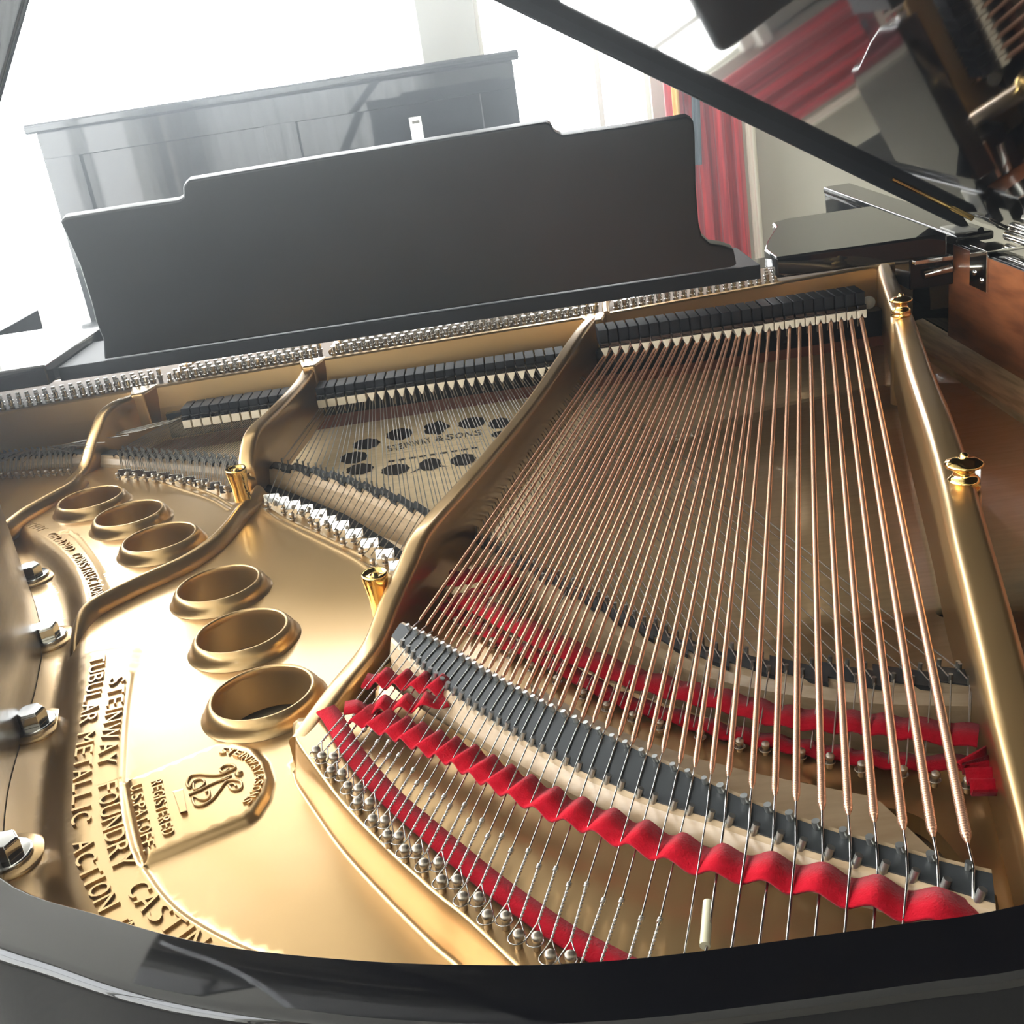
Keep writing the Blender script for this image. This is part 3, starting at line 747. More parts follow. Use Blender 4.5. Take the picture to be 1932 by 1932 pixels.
# lyre emblem
ly = MB()
def L3(pts, r, n=6):
    P = [U(*z3(a, b), ZBG+.0006) for a, b in pts]; ly.tube(cr(P, 5), r, 8)
L3([(880, 560), (890, 620), (960, 600), (1000, 545), (960, 510), (880, 540), (840, 600), (810, 560), (850, 480), (950, 460), (1060, 470), (1160, 465), (1250, 430), (1330, 390), (1300, 360), (1220, 365), (1165, 410), (1210, 440), (1260, 400)], .00085)
L3([(1010, 660), (1050, 640), (1040, 720), (960, 730), (900, 700), (870, 720), (900, 790), (980, 790), (1080, 730), (1160, 630), (1230, 540), (1310, 520), (1390, 540), (1390, 610), (1310, 630), (1260, 580), (1310, 560), (1340, 590)], .00085)
L3([(830, 680), (960, 620), (1080, 560), (1200, 510), (1290, 470)], .0007)
L3([(940, 640), (1040, 575), (1160, 530), (1260, 500)], .0006)
ly.lathe([(.0028, 0), (.0026, .0012), (.0014, .002), (0, .0022)], tuple(U(*z3(1370, 460), ZBG)), 16)
ly.hexa([U(*z3(655, 640), ZBG), U(*z3(735, 880), ZBG), U(*z3(820, 860), ZBG), U(*z3(770, 610), ZBG)], [U(*z3(670, 655), ZBG+.0022), U(*z3(745, 865), ZBG+.0022), U(*z3(805, 850), ZBG+.0022), U(*z3(765, 625), ZBG+.0022)])
sub(ly, 'lyre_emblem', GOLD)

# ================================================================== BASS BRIDGE
ZT = .034
far_px = [(755, 1176), (842, 1221), (915, 1267), (1007, 1319), (1098, 1365), (1189, 1410), (1250, 1440), (1330, 1475), (1415, 1514), (1501, 1546), (1587, 1574), (1674, 1598), (1760, 1622), (1872, 1649)]
near_px = [(739, 1200), (806, 1269), (870, 1319), (938, 1364), (1007, 1406), (1075, 1443), (1144, 1474), (1235, 1511), (1316, 1535), (1372, 1552), (1415, 1567), (1501, 1595), (1587, 1621), (1674, 1643), (1760, 1668), (1878, 1703)]
FAR = cr([V(p.x, p.y, ZT) for p in UL(far_px, ZT)], 5); NEAR = cr([V(p.x, p.y, ZT) for p in UL(near_px, ZT)], 5)
nb = 60; Fb = resample(FAR, nb); Nb = resample(NEAR, nb)
rings = []
for f, n_ in zip(Fb, Nb):
    d = (n_-f).normalized()
    rings.append([f-d*.004+V(0, 0, -.078), f-d*.004+V(0, 0, -.001), f+V(0, 0, -.0006), n_+V(0, 0, -.0006), n_+d*.003+V(0, 0, -.002), n_+d*.009+V(0, 0, -.010), n_+d*.010+V(0, 0, -.078)])
BR = part(MB().loft(rings, True, True, False), 'bass_bridge', MAPLE, 'curved maple bass bridge')
rings = [[f+V(0, 0, -.001), f+V(0, 0, .0003), n_+V(0, 0, .0003), n_+V(0, 0, -.001)] for f, n_ in zip(Fb, Nb)]
def subb(mb, name, m, **k): return mb.build(name, m, BR, **k)
subb(MB().loft(rings, True, True, False), 'graphite_cap', GRAPH)
# apron board beyond the bridge
ap = UL([(1645, 1503), (1560, 1486), (1440, 1462), (1320, 1432), (1200, 1392), (1100, 1345), (1000, 1290)], .004)
apn = [U(a, b, .004) for a, b in [(1040, 1350), (1200, 1425), (1400, 1510), (1600, 1580), (1820, 1650), (1760, 1606), (1664, 1515)]]
part(MB().prism([(p.x, p.y) for p in (ap+apn)][::-1], -.012, .004), 'bridge_apron', MAPLE, 'flat maple apron board under the bass bridge')

# ================================================================== BASS STRINGS
DY = 1.325
ends_px = [(1826, 1591), (1761, 1580), (1705, 1567), (1650, 1552), (1601, 1539), (1551, 1530), (1502, 1513), (1462, 1503), (1418, 1490), (1374, 1468), (1342, 1461), (1311, 1448), (1282, 1442), (1250, 1421),
           (1223, 1417), (1192, 1406), (1168, 1390), (1143, 1376), (1119, 1365), (1096, 1362), (1074, 1352), (1052, 1340), (1035, 1328), (1016, 1324), (1002, 1317), (990, 1306)]
more = [(975, 1298), (961, 1290), (947, 1281), (934, 1273), (921, 1265), (908, 1256), (896, 1248), (884, 1240), (872, 1232), (860, 1224), (849, 1217), (838, 1209), (826, 1200), (815, 1192), (803, 1182), (790, 1173)]
ends_px = ends_px+more
pins_z7 = [(98, 798), (122, 822), (170, 825), (160, 880), (205, 892), (228, 945), (272, 955), (268, 1010), (318, 1012), (330, 1080), (380, 1085), (390, 1145), (438, 1150), (460, 1205), (512, 1205), (540, 1262), (600, 1258), (612, 1330), (675, 1330), (700, 1400), (765, 1402), (800, 1475), (875, 1480), (928, 1555), (1003, 1565), (1058, 1638), (1140, 1642)]
pins_px = {42-i: (550+a*.4566, 1050+b*.4566) for i, (a, b) in enumerate(pins_z7)}
coil_z7 = [(232, 640), (262, 655), (300, 655), (303, 715), (338, 715), (357, 765), (403, 765), (405, 820), (445, 820), (460, 880), (505, 880), (520, 935), (563, 935), (583, 985), (632, 990), (655, 1030), (716, 1025), (733, 1090), (788, 1090), (812, 1155), (870, 1155), (908, 1215), (980, 1215), (1023, 1280), (1093, 1290), (1147, 1355), (1220, 1355), (1290, 1425), (1365, 1425), (1445, 1500), (1523, 1505)]
coils_px = {42-i: (550+a*.4566, 1050+b*.4566) for i, (a, b) in enumerate(coil_z7)}
coils_px[11] = (1287, 1767); coils_px[10] = (1329, 1790)
hid = {11: (1290, 1800), 10: (1330, 1800), 9: (1382, 1786), 8: (1434, 1780), 7: (1486, 1772), 6: (1539, 1766), 5: (1595, 1757), 4: (1649, 1748), 3: (1706, 1732), 2: (1767, 1727), 1: (1835, 1716)}
STR = []
def build_bass():
    wire_pts = []
    for k in range(1, 43):
        e = U(*ends_px[k-1], .033)
        if k <= 10: xd = .417-.01268*(k-1); r = .0027-.00010*(k-1); rc = .00072
        else:
            j = (k-11)//2; xd = .417-.01268*(10+j)+(.0021 if (k-11) % 2 == 0 else -.0021); r = .00165-.00045*(k-11)/31; rc = .00048
        D = V(xd, DY, .031)
        d = (e-D); dn = d.normalized()
        X = seg_x([V(p.x, p.y, 0) for p in FAR], V(D.x, D.y), V(e.x, e.y))
        Fp = V(X[0].x, X[0].y, ZT+.0008) if X else e+dn*.03
        # slight lateral kink between the two pins
        if k in hid: T = U(*hid[k], .028)
        else: T = U(*coils_px[k], .026)
        Xn = seg_x([V(p.x, p.y, 0) for p in NEAR], V(Fp.x+.0016, Fp.y), V(T.x, T.y))
        if Xn: Np = V(Xn[0].x, Xn[0].y, ZT+.0008)
        else: Np = Fp+(T-Fp).normalized()*.018
        far_end = D+(D-e).normalized()*.165; far_end.z = .024
        if k in pins_px: H = U(*pins_px[k], .026); H.z = .026
        else:
            dd = (T-Np); dd.z = 0; dd.normalize(); H = Np+dd*((Np.y-.322)/max(.2, -dd.y)); H.z = .026
        wire_pts.append((k, D, e, Fp, Np, T, H, far_end, r, rc))
    return wire_pts
BS = build_bass()
LINES = []   # plan lines of the back scale for weaving
for (k, D, e, Fp, Np, T, H, far_end, r, rc) in BS:
    dn = (e-D).normalized()
    twist = k in coils_px
    Tz = T.copy(); Tz.z = .0265
    if k in pins_px: Tz = T
    mb = MB()
    core = [far_end, D, e, Fp-dn*.004+V(0, 0, 0), Fp, Np, Np+(Tz-Np).normalized()*.004]
    if k in coils_px:
        core += [Tz]
    else: core += [H]
    mb.tube(core, rc, 7)
    if twist:
        # coil wraps and the twisted pair down to the hitch pin
        ax = (H-Tz); L = ax.length; ax.normalize(); s = Vector((ax.y, -ax.x, 0)).normalized(); u = ax.cross(s)
        cw = []
        for i in range(37):
            a = i/12*2*math.pi; cw.append(Tz+ax*(-.0012+.0030*i/36)+(s*math.cos(a)+u*math.sin(a))*(rc*2.1))
        mb.tube(cw, rc*.85, 5)
        Lt = max(.006, L-.008); turns = Lt/.0046; n_ = int(turns*9)+2
        for ph in (0, math.pi):
            hp = []
            for i in range(n_):
                q = i/(n_-1); a = q*turns*2*math.pi+ph; hp.append(Tz+ax*(.001+q*Lt)+(s*math.cos(a)+u*math.sin(a))*(rc*.95))
            mb.tube(hp, rc*.85, 5)
        E_ = Tz+ax*(.001+Lt); R_ = .0042
        loop = [E_+s*rc]+[H+s*(R_*math.cos(a))+ax*(R_*math.sin(a))+V(0, 0, -.003) for a in [math.radians(x) for x in (0, 30, 60, 90, 120, 150, 180)]]+[E_-s*rc]
        mb.tube(loop, rc*.85, 5)
    o = part(mb, 'bass_string', STEEL)
    STR.append(o)
    # winding with real turns
    s0 = D-dn*.115; P0 = s0; P1 = e
    L = (P1-P0).length; pitch = .0018 if k <= 10 else .0015; n_ = int(L/pitch)*4; pts = []; rr = []
    for i in range(n_+1):
        q = i/n_; pts.append(P0.lerp(P1, q)); w_ = r*(1.0, .92, .74, .92)[i % 4]
        dend = (1-q)*L; w_ = w_*min(1.0, .35+.65*dend/(.006)) if dend < .006 else w_
        rr.append(w_)
    wb = MB().tube(pts, r, 7, True, rr); w_o = wb.build('copper_winding', COPPER, o)
    LINES.append((Np, Tz if twist else H, k))
# bridge pins
bp0 = MB().tube([V(0, 0, -.004), V(.0006, .0, .0042)], .0016, 8).build('bridge_pin', BPIN, BR)
first = True
for (k, D, e, Fp, Np, T, H, far_end, r, rc) in BS:
    rp = .0016 if k > 10 else .002
    for q, sx in ((Fp+V(-rp-.0006, .0004, 0), 1), (Np+V(rp-.0003, -.0012, 0), -1)):
        loc = V(q.x, q.y, ZT)
        if first: bp0.location = loc; first = False
        else:
            c = dup(bp0, BR, loc, (0.0, .25*sx*-1, 0)); c.scale = (1.25, 1.25, 1.1) if k <= 10 else (1, 1, 1)
# bass hitch pins
hp0 = None
for (k, D, e, Fp, Np, T, H, *_r) in BS:
    loc = V(H.x, H.y, ZB-.001)
    if hp0 is None:
        hp0 = MB().lathe([(.0019, 0), (.0019, .009), (.0026, .0100), (.0028, .0118), (.0023, .0128), (.0009, .0132), (0, .0132)], (0, 0, 0), 18, Vector((0.12, -.30, 1))).build('hitch_pin', PINST, PLATE); hp0.location = loc
    else: dup(hp0, PLATE, loc)
# damping tube on one back length
kk = BS[9]; a_ = kk[4].lerp(kk[6], .55); b_ = kk[6]
a_ = U(1336, 1703, .028); b_ = U(1330, 1785, .027)
part(MB().tube([a_, b_], .0024, 12), 'clear_sleeve', mat('pale_plastic_tube', (.75, .7, .5), .15, 0, .5), 'pale translucent sleeve on a string tail')

# ================================================================== TENOR BRIDGE, STRINGS
ZTB = .004
tb_px = [(-60, 868), (0, 861), (72, 854), (145, 850), (217, 852), (272, 856), (326, 860), (380, 864), (417, 868), (453, 872), (522, 877), (565, 881), (609, 891), (652, 903), (696, 919), (732, 931), (768, 947), (815, 968), (860, 992), (905, 1015), (1000, 1068), (1100, 1122), (1170, 1160), (1234, 1190), (1286, 1212), (1329, 1227), (1394, 1242), (1458, 1253), (1523, 1262), (1588, 1268), (1652, 1271), (1717, 1273), (1833, 1274), (1880, 1275)]
TB = cr([V(p.x, p.y, ZTB) for p in UL(tb_px, ZTB)], 4)
ht_px = [(-60, 895), (0, 892), (72, 888), (150, 884), (215, 886), (300, 893), (380, 906), (440, 922), (504, 949), (551, 969), (600, 988), (650, 1012), (700, 1050), (760, 1075), (860, 1166), (888, 1182), (929, 1205), (963, 1228), (1002, 1251), (1050, 1276), (1100, 1303), (1144, 1326), (1193, 1345), (1244, 1360), (1320, 1378), (1394, 1395), (1443, 1401), (1564, 1423), (1624, 1438), (1702, 1447), (1763, 1457), (1824, 1468)]
TBR = part(MB().loft([[p+V(0, .011, -.05), p+V(0, .010, -.002), p+V(0, -.010, -.002), p+V(0, -.0115, -.006), p+V(0, -.016, -.012), p+V(0, -.017, -.05)] for p in TB], True, True, False), 'tenor_bridge', MAPLE, 'long curved maple bridge crossing below the bass strings')
# sections of notes: (damper x0, x1, count, bridge px from, to, hitch px from, to, damper y)
secs = [
    ('s2a', U(600, 770, .03).x, None, 26, (528, 878), (1800, 1273), (505, 949), (1824, 1468)),
    ('s1', None, None, 21, (210, 851), (452, 872), (215, 886), (440, 922)),
    ('s0', None, None, 16, (-30, 866), (150, 850), (-30, 893), (150, 884)),
]
TY = 1.345; ZTS = .012
xs2 = (-.262, .058)
def plan(P): return [V(p.x, p.y, 0) for p in P]
HT = cr([V(p.x, p.y, -.002) for p in UL(ht_px, -.002)], 4)
tenor = []
SECR = []
def add_sec(nn, xa_, xb_, ba, bb, ha, hb, y0, tag_):
    sb0 = nearest_len(TB, U(*ba, ZTB)); sb1 = nearest_len(TB, U(*bb, ZTB)); sh0 = nearest_len(HT, U(*ha, -.002)); sh1 = nearest_len(HT, U(*hb, -.002))
    SECR.append((sb0, sb1, nn))
    for i in range(nn):
        q = i/(nn-1); x = xa_+(xb_-xa_)*q
        for j in (-1, 0, 1):
            qq = q+j*.30/(nn-1)
            qq = min(1, max(0, qq)); b, t = at_len(TB, sb0+(sb1-sb0)*qq); h, _ = at_len(HT, sh0+(sh1-sh0)*qq)
            tenor.append((x+j*.0034, y0, b+V(0, -.6*j*.0045, .0006), h, tag_, i, j))
add_sec(26, xs2[0], xs2[1], (528, 878), (1815, 1273), (505, 949), (1826, 1468), TY, 2)
add_sec(18, -.484, -.300, (226, 853), (452, 872), (230, 887), (440, 922), TY, 1)
add_sec(18, -.78, -.550, (-40, 866), (138, 850), (-40, 894), (138, 884), TY, 0)
def tenor_geo(mb, T_):
    x, y0, b, h, sg, i, j = T_
    a = V(x, y0, ZTS); d = (a-b).normalized(); top = a+d*.10; top.z = .02
    bp = b+V(0, .009, 0)+V(0, 0, 0); bn = b+V(.0012, -.009, 0)
    mb.tube([top, a, bp, bn, V(h.x, h.y, -.0005)], .00052, 5, False)
    # end loop on the pin
    return mb
STEELD = STEEL
nearest = sorted(tenor, key=lambda t: -(t[3].x*2-t[3].y+(5 if t[4] == 2 else 0)))
STEELT = mat('plain_steel_wire', (.40, .37, .33), .3, 1)
for T_ in nearest[:58]: part(tenor_geo(MB(), T_), 'tenor_string', STEELT)
mb = MB()
for T_ in nearest[58:]: tenor_geo(mb, T_)
o = part(mb, 'tenor_string', STEELT, 'thin plain steel strings of the treble sections'); o['kind'] = 'stuff'
def saw(sv):
    for s0_, s1_, nn in SECR:
        if s0_-.01 <= sv <= s1_+.01:
            q = (sv-s0_)/(s1_-s0_)*(nn-1)+.5; return -2*((q % 1)-.5)*.0045
    return 0.0
Lt_ = length(TB); nS = 620; rings = []
for i in range(nS):
    sv = Lt_*i/(nS-1); p, _ = at_len(TB, sv); o_ = saw(sv)
    rings.append([p+V(0, .0095+o_, -.004), p+V(0, .0095+o_, -.0008), p+V(0, -.0095+o_, -.0008), p+V(0, -.0095+o_, -.004)])
MB().loft(rings, True, True, False).build('graphite_cap', GRAPH, TBR)
# bridge pins of the tenor bridge, small dark groups: one per string
mbp = MB()
for T_ in nearest[58:]:
    for s_ in (.009, -.009): mbp.tube([T_[2]+V(.0007, s_, -.002), T_[2]+V(.0007, s_, .0035)], .0011, 6)
o = mbp.build('bridge_pin', BPIN, TBR); o['kind'] = 'stuff'
bq = None
for T_ in nearest[:50]:
    for s_ in (.009, -.009):
        loc = T_[2]+V(.0007, s_, -.002)
        if bq is None: bq = MB().tube([V(0, 0, 0), V(.0004, 0, .0058)], .0014, 7).build('bridge_pin', BPIN, TBR); bq.location = loc
        else: dup(bq, TBR, loc)
# tenor hitch pins
tp0 = None
vis = [(500+a*.3623, 500+b*.3623) for a, b in [(10, 1240), (95, 1265), (140, 1295), (190, 1275), (235, 1315), (270, 1345), (325, 1345), (370, 1380), (405, 1425), (460, 1415), (500, 1475), (560, 1535), (625, 1525)]]
vis += [(860, 1166), (888, 1182), (929, 1205), (963, 1228), (1002, 1251), (1050, 1276), (1100, 1303), (1144, 1326), (1193, 1345), (1244, 1360), (1320, 1378), (1394, 1395), (1443, 1401), (1510, 1414), (1564, 1423), (1624, 1438), (1702, 1447), (1763, 1457), (1824, 1468)]
vis += [(222+i*17.0, 893+.6*i+.118*i*i) for i in range(14)]
vis += [(4+i*14.0, 893-.9*i) for i in range(10)]
for q in vis:
    loc = U(q[0], q[1], -.004); loc.z = ZP-.001
    if tp0 is None:
        tp0 = MB().lathe([(.0018, 0), (.0018, .0065), (.0024, .0075), (.0026, .0095), (.0021, .0103), (0, .0107)], (0, 0, 0), 14, Vector((0, -.2, 1))).lathe([(.0034, .0038), (.0038, .0042), (.0034, .0047), (.0030, .0042), (.0034, .0038)], (0, 0, 0), 16).build('hitch_pin', PINST, PLATE); tp0.location = loc
    else: dup(tp0, PLATE, loc)
# aliquot bars between bridge and hitch pins
ab = None
for a, b in [(30, 1190), (80, 1205), (140, 1225), (205, 1245), (275, 1270), (325, 1305), (390, 1330), (460, 1370), (540, 1420), (620, 1475), (690, 1535)]:
    p = U(500+a*.3623, 500+b*.3623, -.003); p.z = ZP
    if ab is None:
        ab = MB().add([(-.009, -.003, 0), (.009, -.003, 0), (.009, .003, 0), (-.009, .003, 0), (-.009, 0, .009), (.009, 0, .009)], [(0, 1, 5, 4), (2, 3, 4, 5), (0, 4, 3), (1, 2, 5)]).build('aliquot_bar', CHROME, PLATE, bevel=.0008); ab.location = p; ab.rotation_euler = (0, 0, -.1)
    else: dup(ab, PLATE, p)
for i in range(9):
    p = U(235+i*24, 884+1.2*i+.32*i*i, -.003); p.z = ZP; dup(ab, PLATE, p)
# black felt bed next to the aliquots
fb = UL([(490, 922), (560, 948), (650, 988), (740, 1042), (775, 1075)], ZP+.001); fe = UL([(775, 1052), (735, 1022), (650, 970), (560, 934), (490, 908)], ZP+.001)
part(MB().prism([(p.x, p.y) for p in fb+fe], ZP-.002, ZP+.0014), 'understring_felt', BLACKM, 'black felt bed beside the tenor hitch pins')

# ---- belly rail strip behind the dampers
rings = [[V(x, 1.50, -.05), V(x, 1.50, -.016), V(x, y1, -.016), V(x, y1-.004, ZS)] for x, y1 in ((-.80, 1.425), (-.5, 1.430), (-.26, 1.435), (.08, 1.445), (.12, 1.445), (.50, 1.45))]
part(MB().loft(rings, True, True, False), 'belly_rail', BELLY, 'reddish brown rail below the dampers')

# ================================================================== DAMPERS
def damper(kind, x, y, z, hh=.024, dd=.038):
    h = MB(); h.box(-.0056, .0056, .002, dd, .0105, hh)
    o = h.build('damper', BLACKM, GP, bevel=.0008); o.location = V(x, y, z)-GO
    lip = MB().box(-.0056, .0056, -.004, .004, .0100, .0165).build('damper_moulding', BLACK, o, bevel=.001)
    f = MB()
    if kind == 'mono':   # block with a notch that straddles one thick string
        f.add([(-.0055, -.004, 0), (-.0026, -.004, 0), (0, -.004, .006), (.0026, -.004, 0), (.0055, -.004, 0), (.0055, -.004, .0100), (-.0055, -.004, .0100),
               (-.0055, .03, 0), (-.0026, .03, 0), (0, .03, .006), (.0026, .03, 0), (.0055, .03, 0), (.0055, .03, .0100), (-.0055, .03, .0100)],
              [(0, 1, 2, 6), (2, 5, 6), (2, 3, 4, 5), (13, 9, 8, 7), (13, 12, 9), (12, 11, 10, 9), (0, 7, 8, 1), (1, 8, 9, 2), (2, 9, 10, 3), (3, 10, 11, 4), (4, 11, 12, 5), (6, 13, 7, 0), (5, 12, 13, 6)])
    elif kind == 'wedge':
        f.add([(-.0052, -.004, .0100), (.0052, -.004, .0100), (.0010, -.004, -.001), (-.0010, -.004, -.001), (-.0052, .03, .0100), (.0052, .03, .0100), (.0010, .03, -.001), (-.0010, .03, -.001)],
              [(0, 3, 2, 1), (4, 5, 6, 7), (0, 4, 7, 3), (1, 2, 6, 5), (3, 7, 6, 2), (0, 1, 5, 4)])
    else: f.box(-.0052, .0052, -.004, .03, .0, .0100)
    f.build('damper_felt', CREAM, o, bevel=.0004)
    MB().tube([V(0, .014, .004), V(0, .014, -.014)], .0007, 6).build('damper_wire', STEEL, o)
    return o
prm = damper('mono', .417, DY, .0325, .031, .042); prw = damper('wedge', .417-.01268*10, DY, .0315, .031, .042); prt = damper('wedge', xs2[0]+(xs2[1]-xs2[0])*5/25, TY, ZTS+.0008); prf = damper('flat', xs2[0], TY, ZTS+.0005)
for i in range(1, 10): dup(prm, GP, V(.417-.01268*i, DY, .0325)-GO)
for i in range(11, 26): dup(prw, GP, V(.417-.01268*i, DY, .0315)-GO)
for i in range(1, 5): dup(prf, GP, V(xs2[0]+(xs2[1]-xs2[0])*i/25, TY, ZTS+.0005)-GO)
for i in range(6, 26): dup(prt, GP, V(xs2[0]+(xs2[1]-xs2[0])*i/25, TY, ZTS+.0008)-GO)
for i in range(11): dup(prf, GP, V(-.435+.0126*i, TY-.004, ZTS+.0005)-GO)
part(MB().box(-.48, .47, 1.40, 1.425, -.0155, .018), 'damper_guide_rail', BLACKM)
a = UY(1638, 570, 1.37); part(MB().lathe([(.0, 0), (.006, .001), (.008, .003), (.008, .006), (0, .006)], (a.x, 1.372, a.z), 16, Vector((0, -1, 0))), 'rail_button', mat('ivory_button', (.75, .68, .55), .3))

# ================================================================== FELT STRIPS
def strip(path, width, wave=None, name='red_felt_strip', along=None, thick=.0016, label=None, m=FELT):
    """cloth ribbon along a path, lifted over and tucked under strings by wave(i, n)"""
    n = len(path); L = []; R_ = []
    for i, p in enumerate(path):
        t = path[min(i+1, n-1)]-path[max(i-1, 0)]; t.z = 0; t.normalize(); s = Vector((-t.y, t.x, 0))
        if along is not None: s = along
        L.append(p+s*(width/2)); R_.append(p-s*(width/2))
    rings = [[a+V(0, 0, thick/2), b+V(0, 0, thick/2), b-V(0, 0, thick/2), a-V(0, 0, thick/2)] for a, b in zip(L, R_)]
    return part(MB().loft(rings, True, True, True), name, m, label)
def woven(pix, z, width, lines, label, amp=(.0030, -.0022), name='red_felt_strip', ext=.006, par=0):
    base = cr([V(p.x, p.y, z) for p in UL(pix, z)], 6); bp_ = plan(base); X = []
    for a, b in lines:
        r = seg_x(bp_, V(a.x, a.y), V(b.x, b.y))
        if r:
            t = r[2]; zz = a.z+(b.z-a.z)*max(0, min(1, t)); X.append((r[1], V(r[0].x, r[0].y, zz)))
    X.sort(key=lambda q: q[0]); ctr = []
    if len(X) < 3: return None
    keep = [X[0]]
    for q in X[1:]:
        if (q[1]-keep[-1][1]).length > .0025: keep.append(q)
    X = keep
    ctr.append(base[0] if (base[0]-X[0][1]).length > .004 else X[0][1]+(X[0][1]-X[1][1])*.4)
    for i, (s_, p) in enumerate(X): ctr.append(p+V(0, 0, amp[(i+par) % 2]))
    ctr.append(base[-1] if (base[-1]-X[-1][1]).length > .004 else X[-1][1]+(X[-1][1]-X[-2][1])*.4)
    return strip(cr(ctr, 8), width, None, name, None, .0016, label)
bl = [(a, b) for a, b, k in LINES]
woven([(676, 1348), (700, 1354), (729, 1366), (762, 1381), (795, 1397), (828, 1414), (870, 1433), (929, 1467), (970, 1490), (1007, 1509), (1061, 1536), (1112, 1554), (1166, 1577), (1243, 1606), (1329, 1636), (1415, 1655), (1501, 1673), (1587, 1694), (1674, 1714), (1760, 1733), (1860, 1752)], .027, .0185, bl, 'red felt ribbon woven over and under the bass string tails')
woven([(688, 1284), (716, 1284), (760, 1291), (800, 1300), (848, 1312)], .029, .0165, bl, 'short upper loop of the woven red felt', par=1)
woven([(650, 1336), (690, 1330), (730, 1328), (775, 1330), (812, 1330), (842, 1322)], .030, .0135, bl, 'folded middle loop of the woven red felt')
strip(cr([V(p.x, p.y, ZB+.003) for p in UL([(614, 1338), (630, 1358), (669, 1424), (733, 1500), (806, 1564), (870, 1619), (938, 1674), (1007, 1724), (1075, 1770), (1144, 1806), (1190, 1830)], ZB+.003)], 6), .0125, label='flat red felt band laid under the twisted string ends')
tl = [(t[2]+V(.0012, -.009, 0), t[3]) for t in tenor if t[4] == 2 and t[6] == 0]
F3px = [(880, 1128), (940, 1160), (1030, 1206), (1130, 1252), (1200, 1280), (1286, 1303), (1372, 1323), (1458, 1347), (1544, 1359), (1630, 1364), (1717, 1374), (1846, 1390)]
F4px = [(835, 1141), (892, 1176), (961, 1215), (1052, 1255), (1144, 1306), (1200, 1330), (1286, 1356), (1372, 1381), (1458, 1399), (1544, 1416), (1630, 1429), (1717, 1438), (1850, 1440)]
def lowstrip(px, z, w_, label, amp=.0012):
    b = cr([V(p.x, p.y, z) for p in UL(px, z)], 8); b = [p+V(0, 0, amp*math.sin(i*1.1)) for i, p in enumerate(b)]
    return strip(b, w_, label=label)
lowstrip(F3px, .001, .021, 'wider red felt band under the crossing strings')
lowstrip(F4px, ZP+.0035, .0135, 'narrower red felt band before the tenor hitch pins')
lowstrip([(846, 1092), (880, 1088), (920, 1084), (965, 1080)], .003, .026, 'red felt end folded by the broad strut')
lowstrip([(968, 1088), (930, 1108), (890, 1128), (850, 1140)], .0005, .022, 'red felt turn beside the broad strut')
lowstrip([(1838, 1425), (1862, 1440), (1878, 1470), (1890, 1500)], .003, .028, 'crumpled red felt end against the edge strut', .003)

# ---- decal on the soundboard
dz = ZS+.0046
def z4(a, b): return (620+a*.19669, 760+b*.19669)
for a, b, rx, ry, tl_ in [(360, 395, 145, 50, 0), (680, 300, 140, 55, 0), (1030, 240, 130, 60, 3), (1375, 190, 145, 52, 0), (1640, 195, 120, 50, 0), (240, 525, 150, 55, 0), (300, 635, 145, 52, 0), (640, 640, 150, 52, 0), (970, 590, 120, 58, 2), (1290, 545, 135, 55, 0), (1640, 300, 90, 30, 0)]:
    c = U(*z4(a, b), dz); ex = U(*z4(a+rx*.9, b-rx*.12), dz)-c; ey = U(*z4(a, b-ry), dz)-c
    P = []
    for i in range(48):
        t = 2*math.pi*i/48; rad = 1+.05*math.cos(9*t)+(.12*math.cos(5*t) if tl_ == 3 else 0)
        P.append(c+ex*(rad*math.cos(t))+ey*(rad*math.sin(t)))
    if tl_ == 2: P[28] = c-ex*1.9-ey*1.1; P[44] = c+ex*1.7-ey*.7
    part(MB().add(P+[c], [(i, (i+1) % 48, 48) for i in range(48)]), 'decal_medal', DECAL)
def decal_text(txt, a, b, h, m):
    path = [U(*z4(*a), dz), U(*z4(*b), dz)]
    P = [Vector((q.x, q.y, 0)) for q in path]
    o = letters(txt, P, path[0], path[1], h, dz-.0008, 'decal_lettering', .0009, PLATE, m)
    for md in list(o.modifiers): o.modifiers.remove(md)
    o.parent = sb; return o
decal_text('STEINWAY', (560, 440), (980, 350), .022, DECALG); decal_text('&SONS', (1010, 345), (1480, 275), .022, DECALG)
lines_mb = MB()
for r_ in range(5):
    a = U(*z4(540, 500-26*r_), dz); b = U(*z4(1480, 372-26*r_), dz)
    n_ = 46
    for i in range(n_):
        if random.random() < .62:
            p = a.lerp(b, i/n_); q = a.lerp(b, (i+.62)/n_); lines_mb.add([p, q, q+V(0, .0011, 0), p+V(0, .0011, 0)], [(0, 1, 2, 3)])
lines_mb.build('decal_fine_print', DECALG, sb)
for k_ in range(9):
    p = U(*z4(570+100*k_, 572-16*k_), dz); lines_mb2 = MB().add([p, p+V(.008, 0, 0), p+V(.008, .006, 0), p+V(0, .006, 0)], [(0, 1, 2, 3)]); lines_mb2.build('decal_word', DECAL, sb)

